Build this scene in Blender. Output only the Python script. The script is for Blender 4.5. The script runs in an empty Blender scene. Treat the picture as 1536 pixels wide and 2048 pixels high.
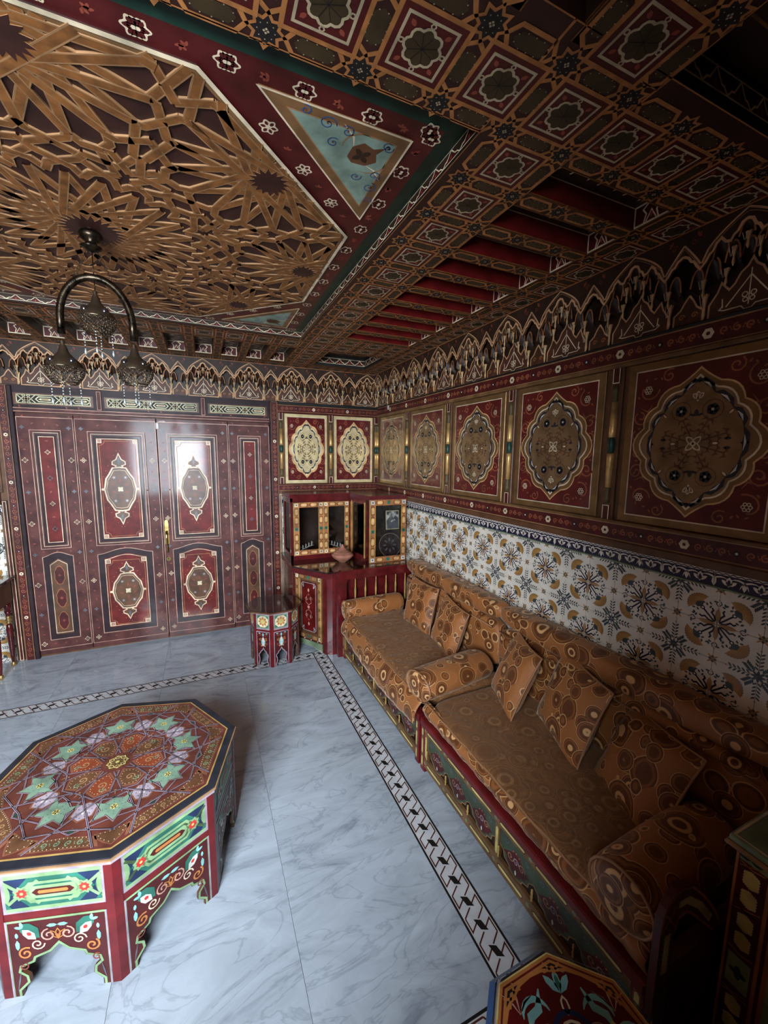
import bpy, math, random
from math import pi, sin, cos, radians, sqrt, hypot, atan2
from mathutils import Matrix, Vector
from mathutils.geometry import tessellate_polygon
random.seed(7)
SC = bpy.context.scene
COL = SC.collection

# ---------------------------------------------------------------- camera
CAM = Vector((-1.7031, -3.9795, 1.65))
YAW, PITCH, ROLL, FPX = 0.4212, -0.1359, 0.0115, 812.29
fw = Vector((sin(YAW)*cos(PITCH), cos(YAW)*cos(PITCH), sin(PITCH)))
r0 = Vector((cos(YAW), -sin(YAW), 0)); u0 = r0.cross(fw)
rr = r0*cos(ROLL) + u0*sin(ROLL); uu = u0*cos(ROLL) - r0*sin(ROLL)
cd = bpy.data.cameras.new('camera'); cam = bpy.data.objects.new('camera', cd)
COL.objects.link(cam)
cam.matrix_world = Matrix(((rr.x, uu.x, -fw.x, CAM.x), (rr.y, uu.y, -fw.y, CAM.y), (rr.z, uu.z, -fw.z, CAM.z), (0, 0, 0, 1)))
cd.sensor_fit = 'HORIZONTAL'; cd.sensor_width = 36; cd.lens = FPX*36/1536; cd.clip_start = 0.02
SC.camera = cam

# ---------------------------------------------------------------- world, daylight, exposure
SC.view_settings.view_transform = 'Standard'; SC.view_settings.look = 'None'
SC.view_settings.gamma = 1; SC.view_settings.exposure = 0.17
SC.view_settings.use_curve_mapping = False
SC.cycles.use_denoising = True
SC.cycles.max_bounces = 8; SC.cycles.diffuse_bounces = 5; SC.cycles.glossy_bounces = 4
SC.cycles.sample_clamp_indirect = 4.0
wd = bpy.data.worlds.new('sky'); SC.world = wd; wd.use_nodes = True
wd.node_tree.nodes['Background'].inputs[0].default_value = (0.62, 0.75, 1.0, 1)
wd.node_tree.nodes['Background'].inputs[1].default_value = 0.6

def area(name, loc, target, sx, sy, power, color, spread=180):
    l = bpy.data.lights.new(name, 'AREA'); l.shape = 'RECTANGLE'; l.size = sx; l.size_y = sy
    l.energy = power; l.color = color; l.spread = radians(spread)
    o = bpy.data.objects.new(name, l); COL.objects.link(o); o.location = loc
    o.rotation_euler = (Vector(target)-Vector(loc)).to_track_quat('-Z', 'Y').to_euler()
    return o
# daylight entering through the window behind the camera
WIN = (-3.08, -2.00, 0.95, 2.22)          # x0, x1, z0, z1 of the opening in the near wall
area('daylight', (-2.70, -5.60, 1.95), (-2.45, -3.0, 1.25), 3.0, 2.4, 1350, (0.80, 0.90, 1.0))
bpy.data.objects['daylight']['label'] = 'daylight outside the window'

# ---------------------------------------------------------------- materials
MATS = {}
def nt(name, rough=0.5, metal=0.0, spec=0.5, coat=0.0):
    m = bpy.data.materials.new(name); m.use_nodes = True; t = m.node_tree
    b = t.nodes['Principled BSDF']; b.inputs['Roughness'].default_value = rough
    b.inputs['Metallic'].default_value = metal; b.inputs['Specular IOR Level'].default_value = spec
    b.inputs['Coat Weight'].default_value = coat; b.inputs['Coat Roughness'].default_value = 0.09
    MATS[name] = m
    return m, t, b
def paint(name, rgb, rough=0.45, metal=0.0, var=0.22, scale=14, coat=0.0, spec=0.4, dark=None):
    m, t, b = nt(name, rough, metal, spec, coat)
    n = t.nodes.new('ShaderNodeTexNoise'); n.inputs['Scale'].default_value = scale; n.inputs['Detail'].default_value = 5
    tc = t.nodes.new('ShaderNodeTexCoord'); t.links.new(tc.outputs['Object'], n.inputs['Vector'])
    mx = t.nodes.new('ShaderNodeMix'); mx.data_type = 'RGBA'
    d = dark or tuple(c*(1-2*var) for c in rgb)
    l = tuple(min(1, c*(1+var)) for c in rgb)
    mr = t.nodes.new('ShaderNodeMapRange'); mr.inputs[1].default_value = 0.3; mr.inputs[2].default_value = 0.7
    t.links.new(n.outputs['Fac'], mr.inputs[0]); t.links.new(mr.outputs[0], mx.inputs[0])
    mx.inputs[6].default_value = (*d, 1); mx.inputs[7].default_value = (*l, 1)
    t.links.new(mx.outputs[2], b.inputs['Base Color'])
    return m
paint('black', (0.010, 0.008, 0.008), 0.6)
paint('ink', (0.02, 0.022, 0.03), 0.5)
paint('navy', (0.016, 0.028, 0.08), 0.3)
paint('blue', (0.02, 0.09, 0.26), 0.3)
paint('red', (0.15, 0.010, 0.012), 0.35)
paint('darkred', (0.080, 0.008, 0.008), 0.42)
paint('fieldred', (0.115, 0.007, 0.007), 0.33, coat=0.2)
paint('maroon', (0.105, 0.033, 0.028), 0.55, var=0.3, scale=11, coat=0.14, dark=(0.050, 0.014, 0.013), spec=0.25)
paint('panelred', (0.15, 0.012, 0.010), 0.5, coat=0.38, spec=0.25)
paint('plum', (0.030, 0.015, 0.018), 0.5, coat=0.15, spec=0.25)
paint('brick', (0.28, 0.06, 0.035), 0.45)
paint('ceilingdark', (0.035, 0.010, 0.007), 0.5)
paint('latticestrap', (0.42, 0.165, 0.048), 0.55, var=0.2, scale=25)
paint('oliveleaf', (0.050, 0.032, 0.012), 0.5)
paint('orange', (0.50, 0.19, 0.048), 0.5, var=0.15)
paint('orange2', (0.42, 0.16, 0.055), 0.5)
paint('strap', (0.21, 0.078, 0.018), 0.6, var=0.25, scale=30)
paint('strapedge', (0.29, 0.15, 0.065), 0.6)
paint('mouldgreen', (0.008, 0.035, 0.022), 0.45)
paint('rustline', (0.33, 0.10, 0.045), 0.45)
paint('goldwall', (0.66, 0.46, 0.22), 0.30, metal=0.9, var=0.18)
paint('cream', (0.80, 0.66, 0.45), 0.45)
paint('white', (0.66, 0.64, 0.58), 0.45)
paint('pink', (0.58, 0.33, 0.25), 0.4)
paint('olive', (0.10, 0.075, 0.03), 0.5)
paint('brown', (0.13, 0.055, 0.025), 0.42)
paint('darkbrown', (0.035, 0.017, 0.010), 0.45)
paint('umber', (0.20, 0.10, 0.04), 0.45)
paint('tan', (0.36, 0.20, 0.095), 0.4)
paint('goldpaint', (0.62, 0.38, 0.12), 0.35, metal=0.25)
paint('gold', (0.78, 0.52, 0.20), 0.25, metal=0.9)
paint('brass', (0.85, 0.62, 0.22), 0.18, metal=1.0)
paint('green', (0.015, 0.06, 0.04), 0.4)
paint('midgreen', (0.03, 0.16, 0.11), 0.4)
paint('lightgreen', (0.27, 0.42, 0.20), 0.35)
paint('sage', (0.20, 0.27, 0.16), 0.4)
paint('teal', (0.24, 0.34, 0.27), 0.5)
paint('aqua', (0.25, 0.55, 0.52), 0.4)
paint('lilac', (0.38, 0.31, 0.36), 0.35)
paint('yellow', (0.70, 0.58, 0.20), 0.4)
paint('scarlet', (0.60, 0.04, 0.03), 0.4)
paint('slate', (0.12, 0.13, 0.15), 0.4)
paint('tilewhite', (0.86, 0.80, 0.70), 0.25, var=0.06, coat=0.25)
paint('tilecream', (0.60, 0.50, 0.36), 0.25)
paint('ochre', (0.48, 0.25, 0.07), 0.3)
paint('goldmatte', (0.80, 0.50, 0.19), 0.42, metal=0.55)
paint('leafblue', (0.05, 0.07, 0.075), 0.3)
paint('tilenavy', (0.018, 0.017, 0.055), 0.25)
paint('grout', (0.42, 0.38, 0.32), 0.8)
paint('oldmetal', (0.045, 0.032, 0.02), 0.32, metal=0.9, scale=60, var=0.5)
paint('filigree', (0.16, 0.12, 0.08), 0.3, metal=0.9, scale=80, var=0.5)
paint('clay', (0.42, 0.17, 0.11), 0.6)
paint('darkwood', (0.035, 0.012, 0.010), 0.10, coat=0.8)
paint('lacquer', (0.105, 0.009, 0.010), 0.25, coat=0.4)
paint('plaster', (0.40, 0.33, 0.26), 0.8)

paint('yellowcream', (0.66, 0.60, 0.36), 0.45)
paint('pinkcream', (0.84, 0.62, 0.42), 0.4)
paint('goldleaf_lit', (0.95, 0.74, 0.40), 0.38, metal=0.55, var=0.12)  # wall panel gold, brightened in its colour for the well-lit back wall
paint('goldleaf_shaded', (0.27, 0.165, 0.080), 0.38, metal=0.5, var=0.18)  # same panel gold, with the right wall's dimness put into the colour
paint('dimcream', (0.50, 0.40, 0.25), 0.5)
paint('mahogany', (0.085, 0.030, 0.016), 0.5)
paint('frameleaf_shaded', (0.25, 0.14, 0.055), 0.38, metal=0.5, var=0.15)  # right wall frames and medallion bands, shade mixed into their gold
paint('muqline', (0.66, 0.38, 0.20), 0.5)
paint('ochrelight', (0.72, 0.44, 0.20), 0.4)
paint('dustybrown', (0.13, 0.036, 0.025), 0.3, coat=0.3)
paint('rust', (0.24, 0.09, 0.05), 0.35, coat=0.3)
paint('brick2', (0.24, 0.05, 0.02), 0.35)
paint('mint', (0.20, 0.30, 0.21), 0.35)
paint('sagegreen', (0.06, 0.085, 0.052), 0.45)
paint('slatelight', (0.38, 0.37, 0.36), 0.4)
paint('sagelight', (0.26, 0.34, 0.18), 0.4)

def plain(name, rgb, rough, metal=0.0, spec=0.5, coat=0.0):
    m, t, b = nt(name, rough, metal, spec, coat); b.inputs['Base Color'].default_value = (*rgb, 1)
plain('lantern', (.10, .07, .045), .38, .85); plain('cabochon', (.01, .008, .008), .05, 0, .8, 1.0); plain('beadglass', (.30, .32, .32), .08, 0, .8, 1.0)

def glassmat(name, tint=(1, 1, 1), rough=0.0):
    m = bpy.data.materials.new(name); m.use_nodes = True; t = m.node_tree; t.nodes.clear()
    o = t.nodes.new('ShaderNodeOutputMaterial'); g = t.nodes.new('ShaderNodeBsdfGlossy'); g.inputs['Roughness'].default_value = 0.02
    tr = t.nodes.new('ShaderNodeBsdfTransparent'); tr.inputs[0].default_value = (*tint, 1)
    f = t.nodes.new('ShaderNodeFresnel'); f.inputs[0].default_value = 1.5
    mx = t.nodes.new('ShaderNodeMixShader'); t.links.new(f.outputs[0], mx.inputs[0]); t.links.new(tr.outputs[0], mx.inputs[1]); t.links.new(g.outputs[0], mx.inputs[2])
    t.links.new(mx.outputs[0], o.inputs[0]); MATS[name] = m
glassmat('glass', (0.86, 0.86, 0.86))

def marble(name):
    m, t, b = nt(name, 0.16, 0, 0.5, 0.2)
    tc = t.nodes.new('ShaderNodeTexCoord'); oi = t.nodes.new('ShaderNodeObjectInfo')
    ad = t.nodes.new('ShaderNodeVectorMath'); ad.operation = 'ADD'
    sc = t.nodes.new('ShaderNodeVectorMath'); sc.operation = 'SCALE'; sc.inputs[0].default_value = (7, 3, 5)
    t.links.new(oi.outputs['Random'], sc.inputs['Scale']); t.links.new(tc.outputs['Object'], ad.inputs[0]); t.links.new(sc.outputs[0], ad.inputs[1])
    mp = t.nodes.new('ShaderNodeMapping'); mp.inputs['Rotation'].default_value = (0, 0, 0.5); mp.inputs['Scale'].default_value = (1.0, 2.3, 1)
    t.links.new(ad.outputs[0], mp.inputs[0])
    n1 = t.nodes.new('ShaderNodeTexNoise'); n1.inputs['Scale'].default_value = 2.6; n1.inputs['Detail'].default_value = 9; n1.inputs['Distortion'].default_value = 1.6; n1.inputs['Roughness'].default_value = 0.62
    n2 = t.nodes.new('ShaderNodeTexNoise'); n2.inputs['Scale'].default_value = 2.0; n2.inputs['Detail'].default_value = 7; n2.inputs['Distortion'].default_value = 2.4
    t.links.new(mp.outputs[0], n1.inputs['Vector']); t.links.new(mp.outputs[0], n2.inputs['Vector'])
    r1 = t.nodes.new('ShaderNodeValToRGB'); e = r1.color_ramp.elements
    e[0].position = 0.28; e[0].color = (0.23, 0.27, 0.32, 1); e[1].position = 0.66; e[1].color = (0.49, 0.55, 0.62, 1)
    x = e.new(0.44); x.color = (0.40, 0.45, 0.51, 1)
    t.links.new(n1.outputs['Fac'], r1.inputs[0])
    r2 = t.nodes.new('ShaderNodeValToRGB'); e = r2.color_ramp.elements
    e[0].position = 0.485; e[0].color = (1, 1, 1, 1); e[1].position = 0.53; e[1].color = (1, 1, 1, 1); x = e.new(0.505); x.color = (0.55, 0.57, 0.60, 1)
    t.links.new(n2.outputs['Fac'], r2.inputs[0])
    mu = t.nodes.new('ShaderNodeMix'); mu.data_type = 'RGBA'; mu.blend_type = 'MULTIPLY'; mu.inputs[0].default_value = 0.5
    t.links.new(r1.outputs[0], mu.inputs[6]); t.links.new(r2.outputs[0], mu.inputs[7]); t.links.new(mu.outputs[2], b.inputs['Base Color'])
marble('marble')

def fabric(name, scale, base, disc, ring, light, bold=1.0, rough=0.5, bump=0.45):
    m, t, b = nt(name, rough, 0, 0.4)
    b.inputs['Sheen Weight'].default_value = 0.25; b.inputs['Sheen Roughness'].default_value = 0.4
    b.inputs['Sheen Tint'].default_value = (1, 0.8, 0.6, 1)
    tc = t.nodes.new('ShaderNodeTexCoord'); L = t.links.new
    prev = None
    bb = t.nodes.new('ShaderNodeRGB'); bb.outputs[0].default_value = (*base, 1); prev = bb.outputs[0]
    for k, (s, off, rad) in enumerate(((scale*1.6, 3.7, 0.46), (scale, 0.0, 0.50), (scale*1.25, 9.1, 0.40))):
        mp = t.nodes.new('ShaderNodeMapping'); mp.inputs['Location'].default_value = (off, off*1.3, off*0.7); L(tc.outputs['Object'], mp.inputs[0])
        v = t.nodes.new('ShaderNodeTexVoronoi'); v.inputs['Scale'].default_value = s; v.inputs['Randomness'].default_value = 0.75; L(mp.outputs[0], v.inputs['Vector'])
        rp = t.nodes.new('ShaderNodeValToRGB'); rp.color_ramp.interpolation = 'LINEAR'; e = rp.color_ramp.elements
        e[0].position = 0; e[0].color = (*disc, 1); e[1].position = 1; e[1].color = (*base, 1)
        for p, c in ((0.13*rad*2, disc), (0.15*rad*2, light), (0.22*rad*2, light), (0.24*rad*2, disc), (0.36*rad*2, disc), (0.38*rad*2, ring), (0.42*rad*2, ring), (0.44*rad*2, disc), (0.47*rad*2, disc), (0.49*rad*2, light)):
            x = e.new(p); x.color = (*c, 1)
        L(v.outputs['Distance'], rp.inputs[0])
        lt = t.nodes.new('ShaderNodeMath'); lt.operation = 'LESS_THAN'; L(v.outputs['Distance'], lt.inputs[0]); lt.inputs[1].default_value = rad
        sep = t.nodes.new('ShaderNodeSeparateColor'); L(v.outputs['Color'], sep.inputs[0])
        g = t.nodes.new('ShaderNodeMath'); g.operation = 'GREATER_THAN'; L(sep.outputs[0], g.inputs[0]); g.inputs[1].default_value = (0.0, 0.12, 0.35)[k]
        mu = t.nodes.new('ShaderNodeMath'); mu.operation = 'MULTIPLY'; L(lt.outputs[0], mu.inputs[0]); L(g.outputs[0], mu.inputs[1])
        mb = t.nodes.new('ShaderNodeMath'); mb.operation = 'MULTIPLY'; L(mu.outputs[0], mb.inputs[0]); mb.inputs[1].default_value = bold
        mx = t.nodes.new('ShaderNodeMix'); mx.data_type = 'RGBA'; L(mb.outputs[0], mx.inputs[0]); L(prev, mx.inputs[6]); L(rp.outputs[0], mx.inputs[7]); prev = mx.outputs[2]
    n = t.nodes.new('ShaderNodeTexNoise'); n.inputs['Scale'].default_value = 240; L(tc.outputs['Object'], n.inputs['Vector'])
    ml = t.nodes.new('ShaderNodeMix'); ml.data_type = 'RGBA'; ml.blend_type = 'MULTIPLY'; ml.inputs[0].default_value = 0.2
    L(prev, ml.inputs[6]); L(n.outputs['Color'], ml.inputs[7]); L(ml.outputs[2], b.inputs['Base Color'])
    n3 = t.nodes.new('ShaderNodeTexNoise'); n3.inputs['Scale'].default_value = 7; n3.inputs['Detail'].default_value = 4; n3.inputs['Distortion'].default_value = 1.5; L(tc.outputs['Object'], n3.inputs['Vector'])
    bp = t.nodes.new('ShaderNodeBump'); bp.inputs['Strength'].default_value = bump; bp.inputs['Distance'].default_value = 0.02; L(n3.outputs['Fac'], bp.inputs['Height']); L(bp.outputs[0], b.inputs['Normal'])
fabric('brocade', 7.2, (0.40, 0.145, 0.042), (0.150, 0.046, 0.012), (0.30, 0.105, 0.028), (0.80, 0.45, 0.19))
fabric('satin', 7, (0.24, 0.105, 0.042), (0.17, 0.07, 0.026), (0.28, 0.13, 0.055), (0.44, 0.24, 0.11), 0.45, 0.40, 0.9)
m_, t_, b_ = nt('piping', 0.5); b_.inputs['Base Color'].default_value = (0.34, 0.16, 0.07, 1)

# ---------------------------------------------------------------- mesh builder
def frame(o, U, V):
    U = Vector(U).normalized(); V = Vector(V).normalized(); N = U.cross(V); o = Vector(o)
    return Matrix(((U.x, V.x, N.x, o.x), (U.y, V.y, N.y, o.y), (U.z, V.z, N.z, o.z), (0, 0, 0, 1)))
def T(x=0, y=0, z=0): return Matrix.Translation((x, y, z))
def RZ(a): return Matrix.Rotation(a, 4, 'Z')
def RX(a): return Matrix.Rotation(a, 4, 'X')
def RY(a): return Matrix.Rotation(a, 4, 'Y')
EPS = 0.00045
class B:
    def __init__(s): s.v = []; s.f = []; s.m = []; s.sm = []; s.mats = []; s.M = Matrix.Identity(4)
    def mi(s, n):
        if n not in s.mats: s.mats.append(n)
        return s.mats.index(n)
    def add(s, vs, fs, mat, smooth=False):
        k = len(s.v); M = s.M
        s.v += [tuple(M @ Vector(p)) for p in vs]
        i = s.mi(mat)
        flip = M.determinant() < 0
        for f in fs:
            f = [k+a for a in f]
            if flip: f.reverse()
            s.f.append(f); s.m.append(i); s.sm.append(smooth)
    # flat painted work (u, v, height)
    def poly(s, pts, mat, h=0.0):
        if len(pts) < 3: return
        a = sum(pts[i-1][0]*pts[i][1]-pts[i][0]*pts[i-1][1] for i in range(len(pts)))
        if a < 0: pts = pts[::-1]
        if len(pts) <= 4: s.add([(x, y, h) for x, y in pts], [list(range(len(pts)))], mat); return
        tr = tessellate_polygon([[Vector((x, y, 0)) for x, y in pts]])
        fs = []
        for t in tr:
            p, q, r = (pts[i] for i in t)
            if (q[0]-p[0])*(r[1]-p[1])-(q[1]-p[1])*(r[0]-p[0]) < 0: t = t[::-1]
            fs.append(list(t))
        s.add([(x, y, h) for x, y in pts], fs, mat)
    def rect(s, x0, y0, x1, y1, mat, h=0.0): s.poly([(x0, y0), (x1, y0), (x1, y1), (x0, y1)], mat, h)
    def stroke(s, pts, w, mat, h=0.0, closed=False, taper=False):
        n = len(pts)
        if n < 2: return
        L, R = [], []
        for i in range(n):
            a = pts[i-1] if (i > 0 or closed) else None; c = pts[(i+1) % n] if (i < n-1 or closed) else None; p = pts[i]
            def nrm(a, b):
                dx, dy = b[0]-a[0], b[1]-a[1]; l = hypot(dx, dy) or 1e-9; return (-dy/l, dx/l)
            if a is None: nx, ny = nrm(p, c); k = 1
            elif c is None: nx, ny = nrm(a, p); k = 1
            else:
                n1 = nrm(a, p); n2 = nrm(p, c); nx, ny = n1[0]+n2[0], n1[1]+n2[1]; l = hypot(nx, ny)
                if l < 1e-6: nx, ny = n1; k = 1
                else:
                    nx /= l; ny /= l; k = min(2.2, 1/max(0.3, nx*n1[0]+ny*n1[1]))
            ww = w/2*k
            if taper: ww *= (0.15+0.85*sin(pi*i/(n-1)))
            L.append((p[0]+nx*ww, p[1]+ny*ww, h)); R.append((p[0]-nx*ww, p[1]-ny*ww, h))
        fs = [[i, n+i, n+(i+1) % n, (i+1) % n] for i in range(n if closed else n-1)]
        s.add(L+R, fs, mat)
    def box_line(s, x0, y0, x1, y1, w, mat, h=0.0): s.stroke([(x0, y0), (x1, y0), (x1, y1), (x0, y1)], w, mat, h, True)
    def disc(s, x, y, r, mat, h=0.0, n=10): s.poly([(x+r*cos(2*pi*i/n), y+r*sin(2*pi*i/n)) for i in range(n)], mat, h)
    def ring(s, x, y, r, w, mat, h=0.0, n=14): s.stroke([(x+r*cos(2*pi*i/n), y+r*sin(2*pi*i/n)) for i in range(n)], w, mat, h, True)
    # solids
    def box(s, x0, y0, z0, x1, y1, z1, mat, bev=0.0):
        if bev <= 0:
            v = [(x0, y0, z0), (x1, y0, z0), (x1, y1, z0), (x0, y1, z0), (x0, y0, z1), (x1, y0, z1), (x1, y1, z1), (x0, y1, z1)]
            s.add(v, [[3, 2, 1, 0], [4, 5, 6, 7], [0, 1, 5, 4], [1, 2, 6, 5], [2, 3, 7, 6], [3, 0, 4, 7]], mat); return
        b = bev
        v = []
        for z, i in ((z0, b), (z0+b, 0), (z1-b, 0), (z1, b)):
            if i: v += [(x0+b, y0+b, z), (x1-b, y0+b, z), (x1-b, y1-b, z), (x0+b, y1-b, z)]
            else: v += [(x0, y0, z), (x1, y0, z), (x1, y1, z), (x0, y1, z)]
        fs = [[3, 2, 1, 0], [12, 13, 14, 15]]
        for k in range(3):
            for j in range(4): fs.append([k*4+j, k*4+(j+1) % 4, k*4+4+(j+1) % 4, k*4+4+j])
        s.add(v, fs, mat)
    def prism(s, pts, z0, z1, mat, side=None):
        a = sum(pts[i-1][0]*pts[i][1]-pts[i][0]*pts[i-1][1] for i in range(len(pts)))
        if a < 0: pts = pts[::-1]
        s.poly(pts, mat, z1)
        n = len(pts)
        s.add([(x, y, z0) for x, y in pts]+[(x, y, z1) for x, y in pts], [[i, (i+1) % n, n+(i+1) % n, n+i] for i in range(n)], side or mat)
        sv = s.M; s.M = sv @ Matrix(((1, 0, 0, 0), (0, 1, 0, 0), (0, 0, -1, 0), (0, 0, 0, 1))); s.poly(pts, side or mat, -z0); s.M = sv
    def lathe(s, prof, mat, n=12, cx=0, cy=0, a0=0, a1=2*pi):
        full = abs(a1-a0-2*pi) < 1e-6; k = n if full else n+1; v = []
        for r, z in prof:
            for i in range(k):
                a = a0+(a1-a0)*i/n; v.append((cx+r*cos(a), cy+r*sin(a), z))
        fs = []
        for j in range(len(prof)-1):
            for i in range(n):
                i2 = (i+1) % k; fs.append([j*k+i, j*k+i2, (j+1)*k+i2, (j+1)*k+i])
        if full and prof[0][0] > 1e-5: fs.append(list(range(n))[::-1])
        if full and prof[-1][0] > 1e-5: fs.append([(len(prof)-1)*k+i for i in range(n)])
        s.add(v, fs, mat, True)
    def tube(s, pts, r, mat, n=6, closed=False):
        P = [Vector(p) for p in pts]; N = len(P); v = []; up = None
        for i, p in enumerate(P):
            a = P[i-1] if (i or closed) else P[i]; c = P[(i+1) % N] if (i < N-1 or closed) else P[i]
            d = (c-a).normalized()
            if up is None: up = d.orthogonal().normalized()
            up = (up-d*up.dot(d)).normalized(); w = d.cross(up); q = r[i] if isinstance(r, (list, tuple)) else r
            for j in range(n): v.append(tuple(p+(up*cos(2*pi*j/n)+w*sin(2*pi*j/n))*q))
        fs = []
        for i in range(N if closed else N-1):
            for j in range(n): fs.append([i*n+j, i*n+(j+1) % n, ((i+1) % N)*n+(j+1) % n, ((i+1) % N)*n+j])
        if not closed: fs += [list(range(n))[::-1], [(N-1)*n+j for j in range(n)]]
        s.add(v, fs, mat, True)
    def ball(s, x, y, z, r, mat, n=8, sz=1.0):
        s.lathe([(max(1e-6, r*sin(pi*k/6)), z-r*sz*cos(pi*k/6)) for k in range(7)], mat, n, x, y)
    def mesh(s, name):
        me = bpy.data.meshes.new(name); me.from_pydata(s.v, [], s.f)
        for n in s.mats: me.materials.append(MATS[n])
        me.polygons.foreach_set('material_index', s.m); me.polygons.foreach_set('use_smooth', s.sm); me.update(); return me
    def build(s, name, parent=None, mat=None): return obj(name, s.mesh(name), parent, mat)
def obj(name, me, parent=None, mat=None):
    o = bpy.data.objects.new(name, me); COL.objects.link(o)
    if parent: o.parent = parent
    if mat is not None: o.matrix_basis = mat
    return o
def thing(name, label, cat, mat=None, group=None):
    o = bpy.data.objects.new(name, None); COL.objects.link(o); o.empty_display_size = 0.05
    if mat is not None: o.matrix_basis = mat
    return tag(o, label, cat, group)
def tag(o, label, cat, group=None):
    o['label'] = label; o['category'] = cat
    if group: o['group'] = group
    return o
def struct(name, b, parent=None, mat=None):
    o = b.build(name, parent, mat)
    if parent is None: o['kind'] = 'structure'
    return o

# ---------------------------------------------------------------- ornament library
def arc(cx, cy, r, a0, a1, n=8): return [(cx+r*cos(a0+(a1-a0)*i/n), cy+r*sin(a0+(a1-a0)*i/n)) for i in range(n+1)]
def spiral(cx, cy, r, a0, turns, n=16):
    return [(cx+r*(1-0.85*i/n)*cos(a0+turns*2*pi*i/n), cy+r*(1-0.85*i/n)*sin(a0+turns*2*pi*i/n)) for i in range(n+1)]
def lobes(P, bulge, n=5, closed=True):
    out = []; m = len(P)
    for i in range(m if closed else m-1):
        a, c = P[i], P[(i+1) % m]; bl = bulge[i % len(bulge)] if isinstance(bulge, (list, tuple)) else bulge
        mx, my = (a[0]+c[0])/2, (a[1]+c[1])/2; dx, dy = c[0]-a[0], c[1]-a[1]; l = hypot(dx, dy) or 1e-9
        nx, ny = dy/l, -dx/l
        for k in range(n):
            t = k/n; q = 4*t*(1-t)*bl*l
            out.append((a[0]+dx*t+nx*q, a[1]+dy*t+ny*q))
    if not closed: out.append(P[-1])
    return out
def off(pts, k, cx=0, cy=0): return [(cx+(x-cx)*k, cy+(y-cy)*k) for x, y in pts]
def petal(b, x, y, a, l, w, mat, h, line=None):
    P = [(0, 0), (l*0.35, w/2), (l*0.75, w*0.42), (l, 0), (l*0.75, -w*0.42), (l*0.35, -w/2)]
    q = [(x+u*cos(a)-v*sin(a), y+u*sin(a)+v*cos(a)) for u, v in P]
    if line: b.stroke(q, line, mat, h, True)
    else: b.poly(q, mat, h)
def flower(b, x, y, r, n, mat, h, line=None, a0=0, centre=True):
    for i in range(n): petal(b, x, y, a0+2*pi*i/n, r, r*1.9*sin(pi/n) if n > 4 else r*0.7, mat, h, line)
    if centre: b.disc(x, y, r*0.2, mat, h+EPS, 6)
def rosette(b, x, y, r, mat, dark, h):     # six outlined petals, white on red
    b.poly([(x+r*(0.86+0.14*cos(6*a))*cos(a), y+r*(0.86+0.14*cos(6*a))*sin(a)) for a in [2*pi*i/36 for i in range(36)]], mat, h)
    for i in range(6): petal(b, x+cos(pi/3*i)*r*.24, y+sin(pi/3*i)*r*.24, pi/3*i, r*0.58, r*0.36, dark, h+EPS)
    b.disc(x, y, r*0.2, mat, h+2*EPS, 6)
def trefoil(b, x, y, r, mat, h, a=0):
    for k in (-1, 0, 1): petal(b, x, y, a+pi/2+k*1.0, r, r*0.5, mat, h)
def quatre(b, x, y, r, mat, h, dark='maroon'):
    for k in range(4): petal(b, x, y, pi/2*k, r, r*0.62, mat, h, r*0.16)
    for k in range(4): petal(b, x, y, pi/2*k+pi/4, r*0.62, r*0.3, mat, h)
def scroll(b, x0, y0, x1, y1, mat, h, n=3, w=0.004, r=None, side=1):
    L = hypot(x1-x0, y1-y0); a = atan2(y1-y0, x1-x0); p = L/n; r = r or p*0.36
    for i in range(n):
        cx, cy = x0+cos(a)*p*(i+0.5), y0+sin(a)*p*(i+0.5); sg = side*(1 if i % 2 else -1)
        b.stroke(spiral(cx, cy, r, a-sg*pi/2+pi, sg*1.25, 14), w, mat, h)
        ex, ey = cx+cos(a)*p*0.5, cy+sin(a)*p*0.5
        petal(b, ex, ey, a+sg*1.1, r*0.7, r*0.32, mat, h); petal(b, ex, ey, a-sg*2.0, r*0.6, r*0.3, mat, h)
def lobed(r, n, k=0.12, N=48, a0=0): return [(r*(1-k+k*abs(cos(n*a/2+a0)))*cos(a), r*(1-k+k*abs(cos(n*a/2+a0)))*sin(a)) for a in [2*pi*i/N for i in range(N)]]
def sh(pts, x, y): return [(a+x, c+y) for a, c in pts]
# ================================================================ FLOOR
RX0, RY0 = -4.07, -4.07       # room: x -4.07..0, y -4.07..0
fb = B(); fb.box(RX0-.5, RY0-1.6, -0.1, 0.0, 0.0, -0.006, 'grout')
floor = struct('floor', fb)
slabm = {}
def slab(x0, y0, x1, y1, nm='marble_slab'):
    b = B(); w, d = x1-x0, y1-y0
    b.box(-w/2+.0006, -d/2+.0006, -0.006, w/2-.0006, d/2-.0006, 0.0, 'marble')
    return b.build(nm, floor, T((x0+x1)/2, (y0+y1)/2, 0))
bx0, bx1, by0, by1 = -0.922, -0.812, -0.885, -0.775     # inlaid band inner and outer lines
lx0, lx1, ny0, ny1 = RX0-bx1, RX0-bx0, RY0-by1, RY0-by0
def grid(a, c, n): return [a+(c-a)*i/n for i in range(n+1)]
gx = grid(lx1, bx0, 4); gy = grid(ny1, by0, 4)
for i in range(4):
    for j in range(4): slab(gx[i], gy[j], gx[i+1], gy[j+1])
for i in range(6):
    xs = grid(RX0, 0, 6); slab(xs[i], by1, xs[i+1], 0.0); slab(xs[i], RY0-1.0, xs[i+1], ny0)
for j in range(4):
    ys = grid(ny0, by1, 4); slab(bx1, ys[j], 0, ys[j+1]); slab(RX0, ys[j], lx0, ys[j+1])
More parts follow.
